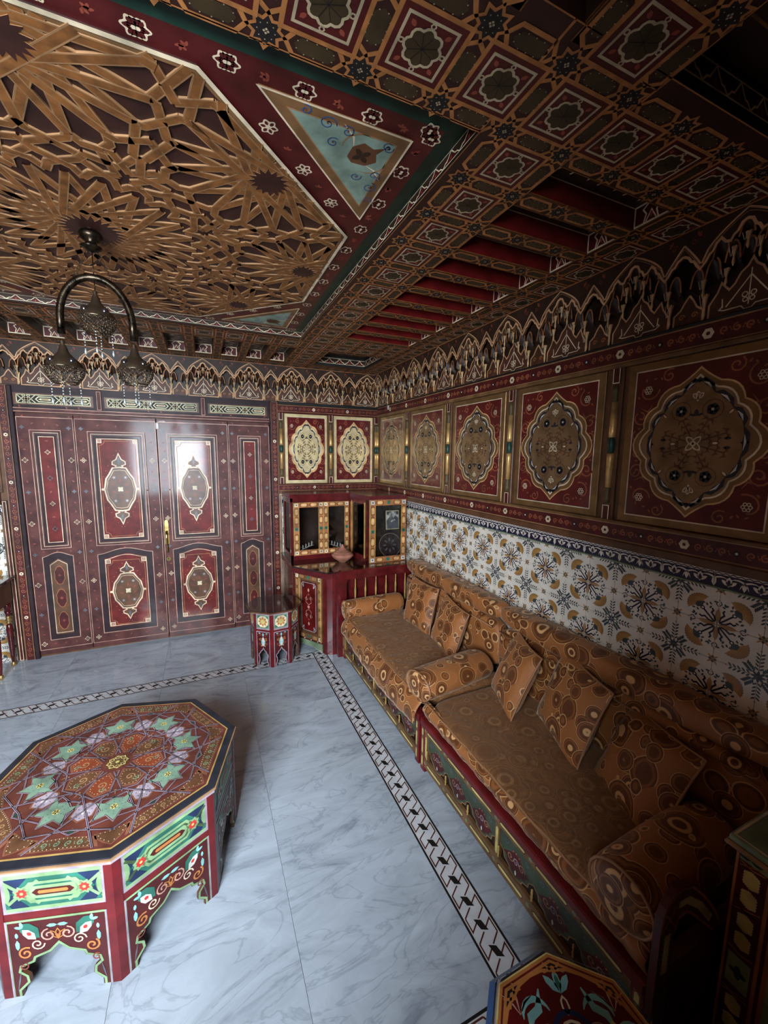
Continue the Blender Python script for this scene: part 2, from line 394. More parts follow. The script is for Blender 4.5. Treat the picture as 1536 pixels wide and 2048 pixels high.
def band(u1, M, flip=1):
    b = B(); b.M = M; w = 0.11
    b.box(0, 0, -0.006, u1, w, 0.0, 'bandmarble')
    b.rect(0, 0, u1, 0.008, 'black', EPS); b.rect(0, w-0.008, u1, w, 'black', EPS)
    p = 0.083; n = int(u1/p); p = u1/n
    for i in range(n):
        u = i*p; m = w/2
        Z = [(u+p*0.98, m-0.012), (u+p*0.72, w*0.16), (u+p*0.02, w*0.36), (u-p*0.02+p*0.28, m+0.004)]
        b.stroke([(u+p*0.05, w*0.13), (u+p*0.60, w*0.13), (u+p*0.30, w*0.47)], 0.0052, 'bandbrown', EPS)
        b.stroke([(u+p*0.95, w*0.87), (u+p*0.40, w*0.87), (u+p*0.70, w*0.53)], 0.0052, 'bandbrown', EPS)
        b.stroke([(u+p*0.05, w*0.13), (u+p*0.05-p*0.3, w*0.47)], 0.0052, 'bandbrown', EPS)
        b.stroke([(u+p*0.95, w*0.87), (u+p*0.95+p*0.3, w*0.53)], 0.0052, 'bandbrown', EPS)
        b.poly([(u+p*0.22, w*0.36), (u+p*0.66, w*0.42), (u+p*0.80, w*0.64), (u+p*0.36, w*0.58)], 'black', 2*EPS)
    return b
paint('bandmarble', (0.62, 0.63, 0.65), 0.18, var=0.08)
paint('bandbrown', (0.10, 0.03, 0.025), 0.25)
band(by1-ny0, frame((bx1, ny0, 0), (0, 1, 0), (-1, 0, 0))).build('inlaid_band', floor)
band(bx0-lx1, frame((lx1, by0, 0), (1, 0, 0), (0, 1, 0))).build('inlaid_band', floor)
band(by1-ny0, frame((lx1, ny0, 0), (0, 1, 0), (-1, 0, 0))).build('inlaid_band', floor)
band(bx0-lx1, frame((lx1, ny0, 0), (1, 0, 0), (0, 1, 0))).build('inlaid_band', floor)

# ================================================================ CEILING
CZ = 2.462
MC = frame((0, 0, CZ), (1, 0, 0), (0, -1, 0))       # u = x, v = -y, height measured downward
cb = B(); cb.M = MC
cb.box(RX0, 0.0, -0.20, 0.0, -RY0+0.0, -0.10, 'darkbrown')
ceiling = struct('ceiling', cb)
XN = [-0.028, -0.208, -0.39, -0.5825, -0.777]+[-0.972-0.1933*i for i in range(12)]+[-3.293, -3.4875, -3.68, -3.862, -4.042]
YN = [0.028, 0.208, 0.39, 0.5825, 0.777, 0.958]+[3.059-0.1925*j for j in range(10, -1, -1)]+[3.251, 3.445, 3.64, 3.84, 4.03]
S0, S1, F0 = 0.255, 0.745, 1.028      # wall to slots, slots to lattice, lattice to central frame
W = -RX0
def lattice_square(b, cu, cv, hu, hv):
    s = min(hu, hv); k = s/0.097
    b.rect(cu-hu*.80, cv-hv*.80, cu+hu*.80, cv+hv*.80, 'darkred', EPS)
    b.box_line(cu-hu*.76, cv-hv*.76, cu+hu*.76, cv+hv*.76, 0.0095, 'latticestrap', 2*EPS)
    b.box_line(cu-hu*.56, cv-hv*.56, cu+hu*.56, cv+hv*.56, 0.006, 'dimcream', 2*EPS)
    L = sh(lobed(0.041*k, 8, 0.16, 32), cu, cv)
    b.poly(L, 'oliveleaf', 2*EPS); b.stroke(L, 0.0055, 'dimcream', 3*EPS, True)
    for a in range(4):
        x, y = cu+cos(a*pi/2)*0.047*k, cv+sin(a*pi/2)*0.047*k; b.ring(x, y, 0.005, 0.003, 'dimcream', 3*EPS, 6)
    for i in range(8): b.stroke([(cu, cv), (cu+cos(pi/8+i*pi/4)*0.03*k, cv+sin(pi/8+i*pi/4)*0.03*k)], 0.0014, 'black', 3*EPS)
    for i in range(4):
        x, y = cu+cos(pi/4+i*pi/2)*0.062*k, cv+sin(pi/4+i*pi/2)*0.062*k
        petal(b, x, y, pi/4+i*pi/2+pi, 0.016, 0.010, 'brick', 2*EPS)
def hexlink(b, cu, cv, horiz, l=0.060, w=0.0255):
    P = [(-l, 0), (-l+0.018, w), (l-0.018, w), (l, 0), (l-0.018, -w), (-l+0.018, -w)]
    if not horiz: P = [(y, x) for x, y in P]
    P = sh(P, cu, cv)
    b.poly(P, 'ceilingdark', EPS); b.stroke(P, 0.0095, 'latticestrap', 2*EPS, True)
    Q = sh([((x-cu)*0.72, (y-cv)*0.62) for x, y in P], cu, cv)
    b.poly(Q, 'oliveleaf', 2*EPS)
    for i in range(6):
        a, c = Q[i], Q[(i+1) % 6]; m = 3 if hypot(a[0]-c[0], a[1]-c[1]) > 0.03 else 1
        for k in range(m):
            t = (k+0.5)/m; b.disc(a[0]+(c[0]-a[0])*t, a[1]+(c[1]-a[1])*t, 0.0016, 'dimcream', 3*EPS, 4)
def node(b, u, v):
    P = [(u+(0.036 if i % 2 else 0.024)*cos(pi/8*i+pi/8), v+(0.036 if i % 2 else 0.024)*sin(pi/8*i+pi/8)) for i in range(16)]
    b.poly(P, 'black', EPS); b.stroke(P, 0.006, 'latticestrap', 2*EPS, True)
    for i in range(8): b.disc(u+0.017*cos(i*pi/4), v+0.017*sin(i*pi/4), 0.0015, 'dimcream', 3*EPS, 4)
    for i in range(4): b.disc(u+0.004*cos(i*pi/2), v+0.004*sin(i*pi/2), 0.0028, 'dimcream', 3*EPS, 4)
def plate(u0, v0, u1, v1, nm, z=-0.10):
    b = B(); b.box(u0, v0, z, u1, v1, 0.0, 'ceilingdark'); return b
def deco(b, u0, v0, u1, v1, xs, ys, rows=True):
    # squares, hexagonal links and stars whose centres fall inside the plate
    e = 1e-4
    for i, x in enumerate(xs):
        for j, y in enumerate(ys):
            if u0-e < x < u1+e and v0-e < y < v1+e: node(b, x, y)
            if i+1 < len(xs):
                xm = (x+xs[i+1])/2; hx = abs(x-xs[i+1])/2
                if u0-e < xm < u1+e and v0-e < y < v1+e: hexlink(b, xm, y, True, hx*0.62)
            if j+1 < len(ys):
                ym = (y+ys[j+1])/2; hy = abs(y-ys[j+1])/2
                if u0-e < x < u1+e and v0-e < ym < v1+e: hexlink(b, x, ym, False, hy*0.62)
            if i+1 < len(xs) and j+1 < len(ys):
                xm = (x+xs[i+1])/2; ym = (y+ys[j+1])/2
                pass
def cplate(u0, v0, u1, v1, name='lattice_panel'):
    b = plate(u0, v0, u1, v1, name); deco(b, u0, v0, u1, v1, XN, YN)
    b.M = Matrix.Identity(4)
    for a in (u0, u1): b.rect(a-0.003 if a == u1 else a, v0, a if a == u1 else a+0.003, v1, 'latticestrap', 2*EPS)
    for a in (v0, v1): b.rect(u0, a-0.003 if a == v1 else a, u1, a if a == v1 else a+0.003, 'latticestrap', 2*EPS)
    return b.build(name, ceiling, MC)
NV = 4.07
def bandsplit(a0, a1, step, fn):
    n = max(1, round((a1-a0)/step))
    for i in range(n): fn(a0+(a1-a0)*i/n, a0+(a1-a0)*(i+1)/n)
# outer border against the walls, in boards
for j in range(7):
    v0, v1 = NV*j/7, NV*(j+1)/7
    cplate(-S0, v0, 0, v1, 'border_board')
    cplate(-W, v0, -W+S0, v1, 'border_board')
for j in range(6):
    u0, u1 = -W+S0+(W-2*S0)*j/6, -W+S0+(W-2*S0)*(j+1)/6
    cplate(u0, 0, u1, S0, 'border_board'); cplate(u0, NV-S0, u1, NV, 'border_board')
# lattice ring round the central field
cplate(-F0, S1, -S1, NV-S1, 'lattice_board'); cplate(-W+S1, S1, -W+F0, NV-S1, 'lattice_board')
cplate(-W+F0, S1, -F0, F0, 'lattice_board'); cplate(-W+F0, NV-1.038, -F0, NV-S1, 'lattice_board')
cplate(-F0, NV-1.038-0.0, -F0-0.0001+0.0002, NV-1.03, 'trim_strip') if False else None
# beams between the long coffers
D = 0.07
def beam_run(nodes, lo, hi, vertical):
    # openings lie between consecutive nodes; a beam is built at each node
    prev = lo
    spans = []
    for k, n in enumerate(nodes):
        a, c = n-0.0335, n+0.0335
        spans.append((a, c))
    return spans
def recess(w, l, long_mat='fieldred', end_to=1):
    """an open coffer of width w (v) and length l (u); its floor is above, the sides are painted"""
    b = B(); d = D
    b.M = T(0, 0, -d); b.rect(0, 0, l, w, 'darkbrown', 0)
    for i in range(4):
        x = l*(i+0.5)/4
        b.stroke([(x-l*.1, w*.25), (x-l*.05, w*.75), (x-l*.02, w*.55), (x+l*.02, w*.75), (x+l*.05, w*.3), (x+l*.08, w*.6)], 0.006, 'cream', EPS)
        b.stroke(spiral(x, w*.5, w*.18, i, 1, 8), 0.004, 'brick', EPS)
    # long sides: far one (v=0) and near one (v=w)
    for M in (frame((0, 0, 0), (0, 0, 0) if False else (1, 0, 0), (0, 0, -1)), frame((l, w, 0), (-1, 0, 0), (0, 0, -1))):
        b.M = M @ T(0,0,0.0012); b.rect(0, 0, l, d, long_mat, 0); b.rect(0, d-0.004, l, d, 'cream', EPS); b.rect(0, 0, l, 0.003, 'strap', EPS)
    for M in (frame((0, w, 0), (0, -1, 0), (0, 0, -1)), frame((l, 0, 0), (0, 1, 0), (0, 0, -1))):
        b.M = M @ T(0,0,0.0012); b.rect(0, 0, w, d, 'darkred', 0); b.box_line(0.003, 0.003, w-0.003, d-0.003, 0.006, 'cream', EPS)
        P = [(w*.30, d*.08), (w*.36, d*.45), (w*.26, d*.7), (w*.42, d*.92)]
        b.stroke(P, 0.005, 'cream', EPS); b.stroke([(w-x, y) for x, y in P], 0.005, 'cream', EPS)
        b.stroke([(w*.36, d*.1), (w*.5, d*.55), (w*.64, d*.1)], 0.004, 'cream', EPS); petal(b, w*.5, d*.2, pi/2, d*.3, d*.16, 'brick', 2*EPS)
    return b
slotm = recess(0.126, S1-S0).mesh('coffer')
slotm2 = recess(0.126, S1-S0, 'darkbrown').mesh('coffer')
ynodes = YN[6:17]                       # beams over the long coffers beside the right wall
vs = [(n-0.0335, n+0.0335) for n in ynodes]
# right and left sides
def side(u0, u1, name):
    # end pieces beyond the first and last coffer
    first, last = vs[0][0], vs[-1][1]
    cplate(u0, S1, u1, first, 'lattice_board') if first-S1 > 0.02 else None
    for a, c in vs:
        b = B(); b.box(u0, a, -0.10, u1, c, 0.0, 'ceilingdark'); m = (a+c)/2
        for x in XN:
            if u0+0.02 < x < u1-0.02: node(b, x, m)
        for i in range(len(XN)-1):
            xm = (XN[i]+XN[i+1])/2
            if u0+0.03 < xm < u1-0.03: hexlink(b, xm, m, True, 0.058, 0.022)
        b.rect(u0, a, u1, a+0.003, 'strap', 2*EPS); b.rect(u0, c-0.003, u1, c, 'strap', 2*EPS)
        b.build('ceiling_beam', ceiling, MC)
    for i in range(len(vs)-1):
        o = obj('coffer', slotm, ceiling, MC @ T(u0, vs[i][1], 0))
        o.matrix_basis = MC @ T(u0, vs[i][1], 0) @ Matrix.Diagonal((1, (vs[i+1][0]-vs[i][1])/0.126, 1, 1))
    cplate(u0, last, u1, NV-S1, 'lattice_board') if NV-S1-last > 0.02 else None
side(-S1, -S0, 'r'); side(-W+S0, -W+S1, 'l')
us = sorted([(n-0.0335, n+0.0335) for n in XN[5:17]])
def end_side(v0, v1):
    cplate(us[-1][1], v0, -S1, v1, 'lattice_board'); cplate(-W+S1, v0, us[0][0], v1, 'lattice_board')
    for a, c in us:
        b = B(); b.box(a, v0, -0.10, c, v1, 0.0, 'ceilingdark'); m = (a+c)/2
        for y in YN:
            if v0+0.02 < y < v1-0.02: node(b, m, y)
        for i in range(len(YN)-1):
            ym = (YN[i]+YN[i+1])/2
            if v0+0.03 < ym < v1-0.03: hexlink(b, m, ym, False, 0.058, 0.022)
        b.rect(a, v0, a+0.003, v1, 'strap', 2*EPS); b.rect(c-0.003, v0, c, v1, 'strap', 2*EPS)
        b.build('ceiling_beam', ceiling, MC)
    for i in range(len(us)-1):
        g = us[i+1][0]-us[i][1]
        obj('coffer', slotm2, ceiling, MC @ T(us[i+1][0], v0, 0) @ RZ(pi/2) @ Matrix.Diagonal(((v1-v0)/(S1-S0), g/0.126, 1, 1)))
end_side(S0, S1); end_side(NV-S1-0.035, NV-S0)
# the square star panels, one in every full cell of the lattice
sq = B(); lattice_square(sq, 0, 0, 0.0965, 0.0965); sqm = sq.mesh('star_panel')
def solid(u, v, r=0.070):
    if -W+F0-r < u < -F0+r and F0-r < v < NV-1.038+r: return False
    mu, mv = min(-u, W+u), min(v, NV-v)
    if S0-r < mu < S1+r and S1 > mv > S0-r: return mv > S1+r-.001
    if mu > S1 and S0-r < mv < S1+r: return mu < 0.96
    if mv > S1 and S0-r < mu < S1+r: return YN[6]-.03 > v > S1 or NV-S1 > v > YN[16]+.03
    return True
for i in range(len(XN)-1):
    for j in range(len(YN)-1):
        xm, ym = (XN[i]+XN[i+1])/2, (YN[j]+YN[j+1])/2
        hx, hy = abs(XN[i]-XN[i+1])/2, abs(YN[j]-YN[j+1])/2
        if solid(xm, ym): obj('star_panel', sqm, ceiling, MC @ T(xm, ym, 0.0006) @ Matrix.Diagonal((hx/.0965, hy/.0965, 1, 1)))
# square corner coffers with a zigzag frieze
def zig(b, l, h, n, h0=0.0):
    b.rect(0, 0, l, h, 'darkbrown', h0); p = l/n
    Z = []
    for i in range(n):
        x = i*p; Z += [(x, h*.06), (x+p*.16, h*.34), (x+p*.26, h*.36), (x+p*.40, h*.68), (x+p*.5, h*.95), (x+p*.60, h*.68), (x+p*.74, h*.36), (x+p*.84, h*.34)]
        b.poly([(x+p*.16, h*.1), (x+p*.84, h*.1), (x+p*.5, h*.72)], 'darkred', h0+EPS); petal(b, x+p*.5, h*.14, pi/2, h*.34, h*.22, 'brick', h0+2*EPS)
    Z.append((l, h*.06))
    b.stroke(Z, h*0.10, 'cream', h0+2*EPS); b.rect(0, 0, l, h*.07, 'cream', h0+2*EPS); b.rect(0, h*.93, l, h, 'cream', h0+2*EPS)
def corner(u0, v0, s):
    b = B()
    b.M = T(0, 0, -0.095); b.rect(u0, v0, u0+s, v0+s, 'darkbrown')
    for k in range(3): b.box_line(u0+s*(.16+.1*k), v0+s*(.16+.1*k), u0+s*(.84-.1*k), v0+s*(.84-.1*k), 0.006, ('strap', 'cream', 'brick')[k], EPS)
    for P, e1 in (((u0, v0), (1, 0)), ((u0+s, v0), (0, 1)), ((u0+s, v0+s), (-1, 0)), ((u0, v0+s), (0, -1))):
        b.M = frame((P[0], P[1], 0), (e1[0], e1[1], 0), (0, 0, -1)) @ T(0,0,0.0015); b.rect(0, 0, s, 0.024, 'black')
        b.M = b.M @ T(0, 0.024, 0); zig(b, s, 0.05, 5); b.rect(0, 0.05, s, 0.071, 'black')
    return b.build('corner_coffer', ceiling, MC)
for a in (-S1, -W+S0):
    for c in (S0, NV-S1): corner(a, c, S1-S0)
# spot in the far right corner coffer
sp = thing('recessed_spotlight', 'small round recessed spotlight in the ceiling coffer at the far right corner', 'spotlight', MC @ T(-0.5, 0.5, -0.093))
b = B(); b.lathe([(0.045, 0.0), (0.045, 0.006), (0.032, 0.006), (0.030, 0.0)], 'white', 16); b.build('rim', sp)
b = B(); b.disc(0, 0, 0.03, 'cream', 0.001, 12); b.build('lens', sp)

# ---- central field
PZ = -0.020                                  # its plane lies above the lattice
fu0, fu1, fv0, fv1 = -W+F0, -F0, F0, NV-1.038
b = B()
for P, e1, l in (((fu0, fv0), (1, 0), fu1-fu0), ((fu1, fv0), (0, 1), fv1-fv0), ((fu1, fv1), (-1, 0), fu1-fu0), ((fu0, fv1), (0, -1), fv1-fv0)):
    b.M = frame((P[0], P[1], 0), (e1[0], e1[1], 0), (0, 0, -1)) @ T(0,0,0.0015); b.rect(0, 0, l, 0.005, 'black', 0)
    b.M = b.M @ T(0, 0.005, 0); zig(b, l, 0.030, 24)
b.build('frieze', ceiling, MC)
b = B(); b.M = T(0, 0, -0.035)
g = 0.062
for P in (((fu0, fv0), (fu1, fv0), (fu1-g, fv0+g), (fu0+g, fv0+g)), ((fu1, fv0), (fu1, fv1), (fu1-g, fv1-g), (fu1-g, fv0+g)), ((fu1, fv1), (fu0, fv1), (fu0+g, fv1-g), (fu1-g, fv1-g)), ((fu0, fv1), (fu0, fv0), (fu0+g, fv0+g), (fu0+g, fv1-g))):
    b.add([(P[0][0], P[0][1], 0), (P[1][0], P[1][1], 0), (P[2][0], P[2][1], 0.015), (P[3][0], P[3][1], 0.015)], [[0, 1, 2, 3]], 'mouldgreen')
b.build('green_moulding', ceiling, MC)
b = B(); b.M = T(0, 0, PZ)
b.box(fu0+g, fv0+g, -0.05, fu1-g, fv1-g, 0.0, 'darkred')
cu, cv = (fu0+fu1)/2, (fv0+fv1)/2
hu, hv = (fu1-fu0)/2, (fv1-fv0)/2
AP = 0.872; OCT = [(cu+AP/cos(pi/8)*cos(pi/8+i*pi/4), cv+AP/cos(pi/8)*sin(pi/8+i*pi/4)) for i in range(8)]
for sx in (-1, 1):
    for sy in (-1, 1):
        # flowers along the two outer sides and along the diagonal
        for k in range(12):
            t = 0.92-0.168*k
            if t > -0.95 :
                rosette(b, cu+sx*t, cv+sy*(hv-0.098), 0.025, 'cream', 'darkred', EPS)
                rosette(b, cu+sx*(hu-0.098), cv+sy*t, 0.025, 'cream', 'darkred', EPS)
                trefoil(b, cu+sx*(t-0.084), cv+sy*(hv-0.098), 0.014, 'brick', EPS, k)
                trefoil(b, cu+sx*(hu-0.098), cv+sy*(t-0.084), 0.014, 'brick', EPS, k*1.7)
        for k in (-1, 0, 1):
            rosette(b, cu+sx*(0.645+k*0.118), cv+sy*(0.645-k*0.118), 0.025, 'cream', 'darkred', EPS)
            trefoil(b, cu+sx*(0.645+(k+.5)*0.118), cv+sy*(0.645-(k+.5)*0.118), 0.014, 'brick', EPS)
fieldo = b.build('red_field', ceiling, MC)
# teal triangles
def spandrel(sx, sy):
    b = B(); b.M = T(0, 0, PZ) @ Matrix.Translation((cu, cv, 0)) @ Matrix.Diagonal((sx, sy, 1, 1))
    P = [(0.487, 0.880), (0.880, 0.880), (0.880, 0.487)]
    c0 = (sum(p[0] for p in P)/3, sum(p[1] for p in P)/3)
    b.prism(P, 0, 0.004, 'umber'); b.stroke(P, 0.006, 'cream', 0.004+EPS, True)
    Q = off(P, 0.74, c0[0]+0.017, c0[1]+0.017); b.poly(Q, 'teal', 0.004+EPS); b.stroke(Q, 0.004, 'tan', 0.004+2*EPS, True)
    x, y = 0.778, 0.778; h = 0.004+2*EPS
    H = [(x+0.05, y+0.05), (x+0.02, y+0.034), (x-0.01, y+0.045), (x-0.035, y+0.02), (x-0.038, y-0.02), (x-0.02, y-0.038), (x+0.02, y-0.035), (x+0.045, y-0.01), (x+0.034, y+0.02)]
    b.poly(H, 'brown', h)
    for k in range(4): petal(b, x-0.002, y-0.002, k*pi/2+pi/4, 0.03, 0.017, 'darkbrown', h+EPS)
    for sgn in (0, 1):
        def m(p): return (p[1], p[0]) if sgn else p
        for cxx, cyy, r, a, tn in ((0.66, 0.845, 0.024, 0, 1.4), (0.60, 0.862, 0.016, 2, -1.2), (0.715, 0.84, 0.020, 2.5, -1.3), (0.69, 0.79, 0.018, 1, 1.3), (0.83, 0.835, 0.015, 1, 1.2)):
            b.stroke([m(p) for p in spiral(cxx, cyy, r, a, tn, 14)], 0.0028, 'blue', h)
            q = m((cxx, cyy)); b.disc(q[0], q[1], 0.003, 'brick', h, 5)
        b.stroke([m(p) for p in ((0.70, 0.86), (0.735, 0.83), (0.745, 0.80))], 0.006, 'cream', h, taper=True)
        b.stroke([m(p) for p in arc(0.765, 0.80, 0.05, 1.2, 3.4, 8)], 0.005, 'tan', h, taper=True)
    return b.build('spandrel_panel', ceiling, MC)
for sx in (-1, 1):
    for sy in (-1, 1): spandrel(sx, sy)
b = B(); b.M = T(0, 0, PZ); b.prism(OCT, 0, 0.004, 'ceilingdark'); b.stroke(off(OCT, 1.0, cu, cv), 0.012, 'cream', 0.008, True); b.stroke(off(OCT, 0.987, cu, cv), 0.010, 'umber', 0.007, True)
b.build('octagonal_field', ceiling, MC)
# strapwork stars by power cells and straight interlaced bands
def clip(poly, a, c, d):        # keep a*x+c*y <= d
    out = []; n = len(poly)
    for i in range(n):
        p, q = poly[i], poly[(i+1) % n]; fp, fq = a*p[0]+c*p[1]-d, a*q[0]+c*q[1]-d
        if fp <= 0: out.append(p)
        if (fp < 0 < fq) or (fq < 0 < fp):
            t = fp/(fp-fq); out.append((p[0]+(q[0]-p[0])*t, p[1]+(q[1]-p[1])*t))
    return out
def strapwork():
    seeds = [(0, 0, 0.34**2, 24, 10)]
    R1 = 0.79; r1 = 0.255
    for k in range(8): seeds.append((R1*cos(k*pi/4), R1*sin(k*pi/4), r1**2, 16, 7))
    small = []
    def addp(x, y, md=0.05):
        for i, (a, c) in enumerate(small):
            if hypot(a-x, c-y) < md:
                if hypot(a-x, c-y) > 0.004: small[i] = ((a+x)/2, (c+y)/2)
                return
        small.append((x, y))
    for i in range(24): addp(0.41*cos((i+.5)*pi/12), 0.41*sin((i+.5)*pi/12))
    for k in range(8):
        for i in range(16):
            a = (i+.5)*pi/8+k*pi/4; x, y = R1*cos(k*pi/4)+0.32*cos(a), R1*sin(k*pi/4)+0.32*sin(a)
            if hypot(x, y) > 0.46: addp(x, y)
    rnd = random.Random(5)
    for _ in range(1500):
        r = rnd.uniform(0.42, 1.0); a = rnd.uniform(0, pi/8)
        im = []
        for k in range(8):
            for s in (1, -1): im.append((r*cos(k*pi/4+s*a), r*sin(k*pi/4+s*a)))
        x, y = im[0]
        if min(hypot(x-R1, y), hypot(x-R1*cos(pi/4), y-R1*sin(pi/4))) < 0.33: continue
        if min(hypot(x-p, y-q) for p, q in small) < 0.088: continue
        if min(hypot(im[0][0]-q[0], im[0][1]-q[1]) for q in im[1:]) < 0.080: continue
        small.extend(im)
    nfix = 24+sum(1 for x, y in small[24:] if any(abs(hypot(x-R1*cos(k*pi/4), y-R1*sin(k*pi/4))-0.32) < 0.03 for k in range(8)))
    free = [i for i in range(len(small)) if i >= 24 and not any(abs(hypot(small[i][0]-R1*cos(k*pi/4), small[i][1]-R1*sin(k*pi/4))-0.32) < 0.03 for k in range(8))]
    for it in range(14):            # even out the loose cells
        new = list(small)
        for i in free:
            fx = fy = 0.0; x, y = small[i]
            for j, (p, q) in enumerate(small):
                if j == i: continue
                dx, dy = x-p, y-q; d = hypot(dx, dy)
                if 1e-6 < d < 0.13: f = (0.13-d)/d*0.12; fx += dx*f; fy += dy*f
            new[i] = (x+fx, y+fy)
        small = new
    for x, y in small: seeds.append((x, y, 0.0, 0, 0))
    A = 0.862; base = [(1.6*A*cos(i*pi/4+pi/8), 1.6*A*sin(i*pi/4+pi/8)) for i in range(8)]
    cells = []
    for i, s in enumerate(seeds):
        P = base
        for j, q in enumerate(seeds):
            if i == j: continue
            dx, dy = q[0]-s[0], q[1]-s[1]
            if s[3] == 0 and dx*dx+dy*dy > 0.9: continue
            d = (q[0]**2+q[1]**2-q[2]-s[0]**2-s[1]**2+s[2])/2
            P = clip(P, dx, dy, d)
            if len(P) < 3: break
        cells.append(P)
    segs = []
    for s, P in zip(seeds, cells):
        if len(P) < 3: continue
        # drop very short edges
        Q = [P[i] for i in range(len(P)) if hypot(P[i][0]-P[i-1][0], P[i][1]-P[i-1][1]) > 0.012]
        n = len(Q)
        if n < 3: continue
        mids = [((Q[i][0]+Q[(i+1) % n][0])/2, (Q[i][1]+Q[(i+1) % n][1])/2) for i in range(n)]
        if s[3]:
            N, m = s[3], s[4]; r = sqrt(s[2])+0.005
            pts = [(s[0]+r*cos(i*2*pi/N), s[1]+r*sin(i*2*pi/N)) for i in range(N)]
            if abs(s[0])+abs(s[1]) > 0.01:
                k = atan2(s[1], s[0]); pts = [(s[0]+r*cos(k+(i+.5)*2*pi/N), s[1]+r*sin(k+(i+.5)*2*pi/N)) for i in range(N)]
            for i in range(N): segs.append((pts[i], pts[(i+m) % N]))
        else:
            th = radians(60)
            for i in range(n):
                a, c = mids[i], mids[(i+1) % n]
                e1 = (Q[(i+1) % n][0]-Q[i][0], Q[(i+1) % n][1]-Q[i][1]); e2 = (Q[(i+2) % n][0]-Q[(i+1) % n][0], Q[(i+2) % n][1]-Q[(i+1) % n][1])
                l1, l2 = hypot(*e1), hypot(*e2)
                d1 = ((e1[0]*cos(th)-e1[1]*sin(th))/l1, (e1[0]*sin(th)+e1[1]*cos(th))/l1)
                e2 = (-e2[0], -e2[1]); d2 = ((e2[0]*cos(th)+e2[1]*sin(th))/l2, (-e2[0]*sin(th)+e2[1]*cos(th))/l2)
                det = d1[0]*(-d2[1])+d2[0]*d1[1]
                if abs(det) < 1e-3: segs.append((a, c)); continue
                t = ((c[0]-a[0])*(-d2[1])+d2[0]*(c[1]-a[1]))/det
                u = (d1[0]*(c[1]-a[1])-d1[1]*(c[0]-a[0]))/det
                if t <= 0 or u <= 0 or t > 0.2 or u > 0.2: segs.append((a, c)); continue
                X = (a[0]+d1[0]*t, a[1]+d1[1]*t); segs.append((a, X)); segs.append((X, c))
    return segs
def clipseg(p, q, A):
    t0, t1 = 0.0, 1.0
    for i in range(8):
        nx, ny = cos(i*pi/4), sin(i*pi/4); fp, fq = nx*p[0]+ny*p[1]-A, nx*q[0]+ny*q[1]-A
        if fp > 0 and fq > 0: return None
        if fp > 0: t0 = max(t0, fp/(fp-fq))
        elif fq > 0: t1 = min(t1, fp/(fp-fq))
    if t0 >= t1: return None
    return ((p[0]+(q[0]-p[0])*t0, p[1]+(q[1]-p[1])*t0), (p[0]+(q[0]-p[0])*t1, p[1]+(q[1]-p[1])*t1))
b = B()
for k, (p, q) in enumerate(strapwork()):
    c = clipseg(p, q, 0.858)
    if not c: continue
    p, q = c; dx, dy = q[0]-p[0], q[1]-p[1]; l = hypot(dx, dy)
    if l < 0.004: continue
    h = 0.0085+0.00013*(k % 9); w = 0.0128
    b.M = T(0, 0, PZ) @ T(cu, cv, 0) @ T(p[0], p[1], 0) @ RZ(atan2(dy, dx))
    e = 0.004 if l > 0.02 else 0
    v = [(-e, -w, 0.004), (l+e, -w, 0.004), (l+e, -w, h), (-e, -w, h), (-e, w, 0.004), (l+e, w, 0.004), (l+e, w, h), (-e, w, h)]
    b.add(v, [[0, 1, 2, 3], [5, 4, 7, 6]], 'strapedge')
    b.add([(-e, -w, h), (l+e, -w, h), (l+e, -w*.72, h), (-e, -w*.72, h), (l+e, w*.72, h), (-e, w*.72, h), (l+e, w, h), (-e, w, h), (l+e, -0.0007, h), (-e, -0.0007, h), (l+e, 0.0007, h), (-e, 0.0007, h)],
          [[0, 1, 2, 3], [5, 4, 6, 7]], 'strapedge')
    b.add([(-e, -w*.72, h), (l+e, -w*.72, h), (l+e, w*.72, h), (-e, w*.72, h)], [[0, 1, 2, 3]], 'strap')
o = b.build('strapwork', ceiling, MC); o['kind'] = 'stuff'
for k in range(9):
    R_, n_ = (0.115, 24) if k == 8 else (0.062, 16)
    b = B(); sp_ = [(R_*(1 if i % 2 else .68)*cos(i*pi/n_), R_*(1 if i % 2 else .68)*sin(i*pi/n_)) for i in range(2*n_)]
    if k < 8: sp_ = [(x, y) for x, y in sp_]
    b.prism(sp_, 0.004, 0.0102, 'ceilingdark', 'strapedge')
    a_ = k*pi/4; o_ = b.build('rosette_centre', ceiling, MC @ T(0, 0, PZ) @ T(cu+(0.79*cos(a_) if k < 8 else 0), cv+(0.79*sin(a_) if k < 8 else 0), 0))
# ================================================================ WALLS
MB = frame((0, 0, 0), (1, 0, 0), (0, 0, 1))        # back wall: u = x, v = z, out of the wall = -y
MR = frame((0, 0, 0), (0, -1, 0), (0, 0, 1))       # right wall: u = -y, v = z, out = -x
b = B(); b.box(RX0-0.3, 0.0, 0, 0.2, 0.2, 2.62, 'brown'); wall_back = struct('wall_back', b)
b = B(); b.box(0.0, RY0-0.8, 0, 0.2, 0.0, 2.62, 'brown'); wall_right = struct('wall_right', b)
b = B(); b.box(RX0-0.2, RY0-0.8, 0, RX0, 0.0, 2.62, 'brown'); wall_left = struct('wall_left', b)
b = B(); x0, x1, z0, z1 = WIN
for q in ((RX0, 0, x0, 2.62), (x1, 0, 0.0, 2.62), (x0, z1, x1, 2.62), (x0, -0.05, x1, z0)):
    b.box(q[0], RY0-0.35, q[1], q[2], RY0, q[3], 'brown')
wall_near = struct('wall_near', b)

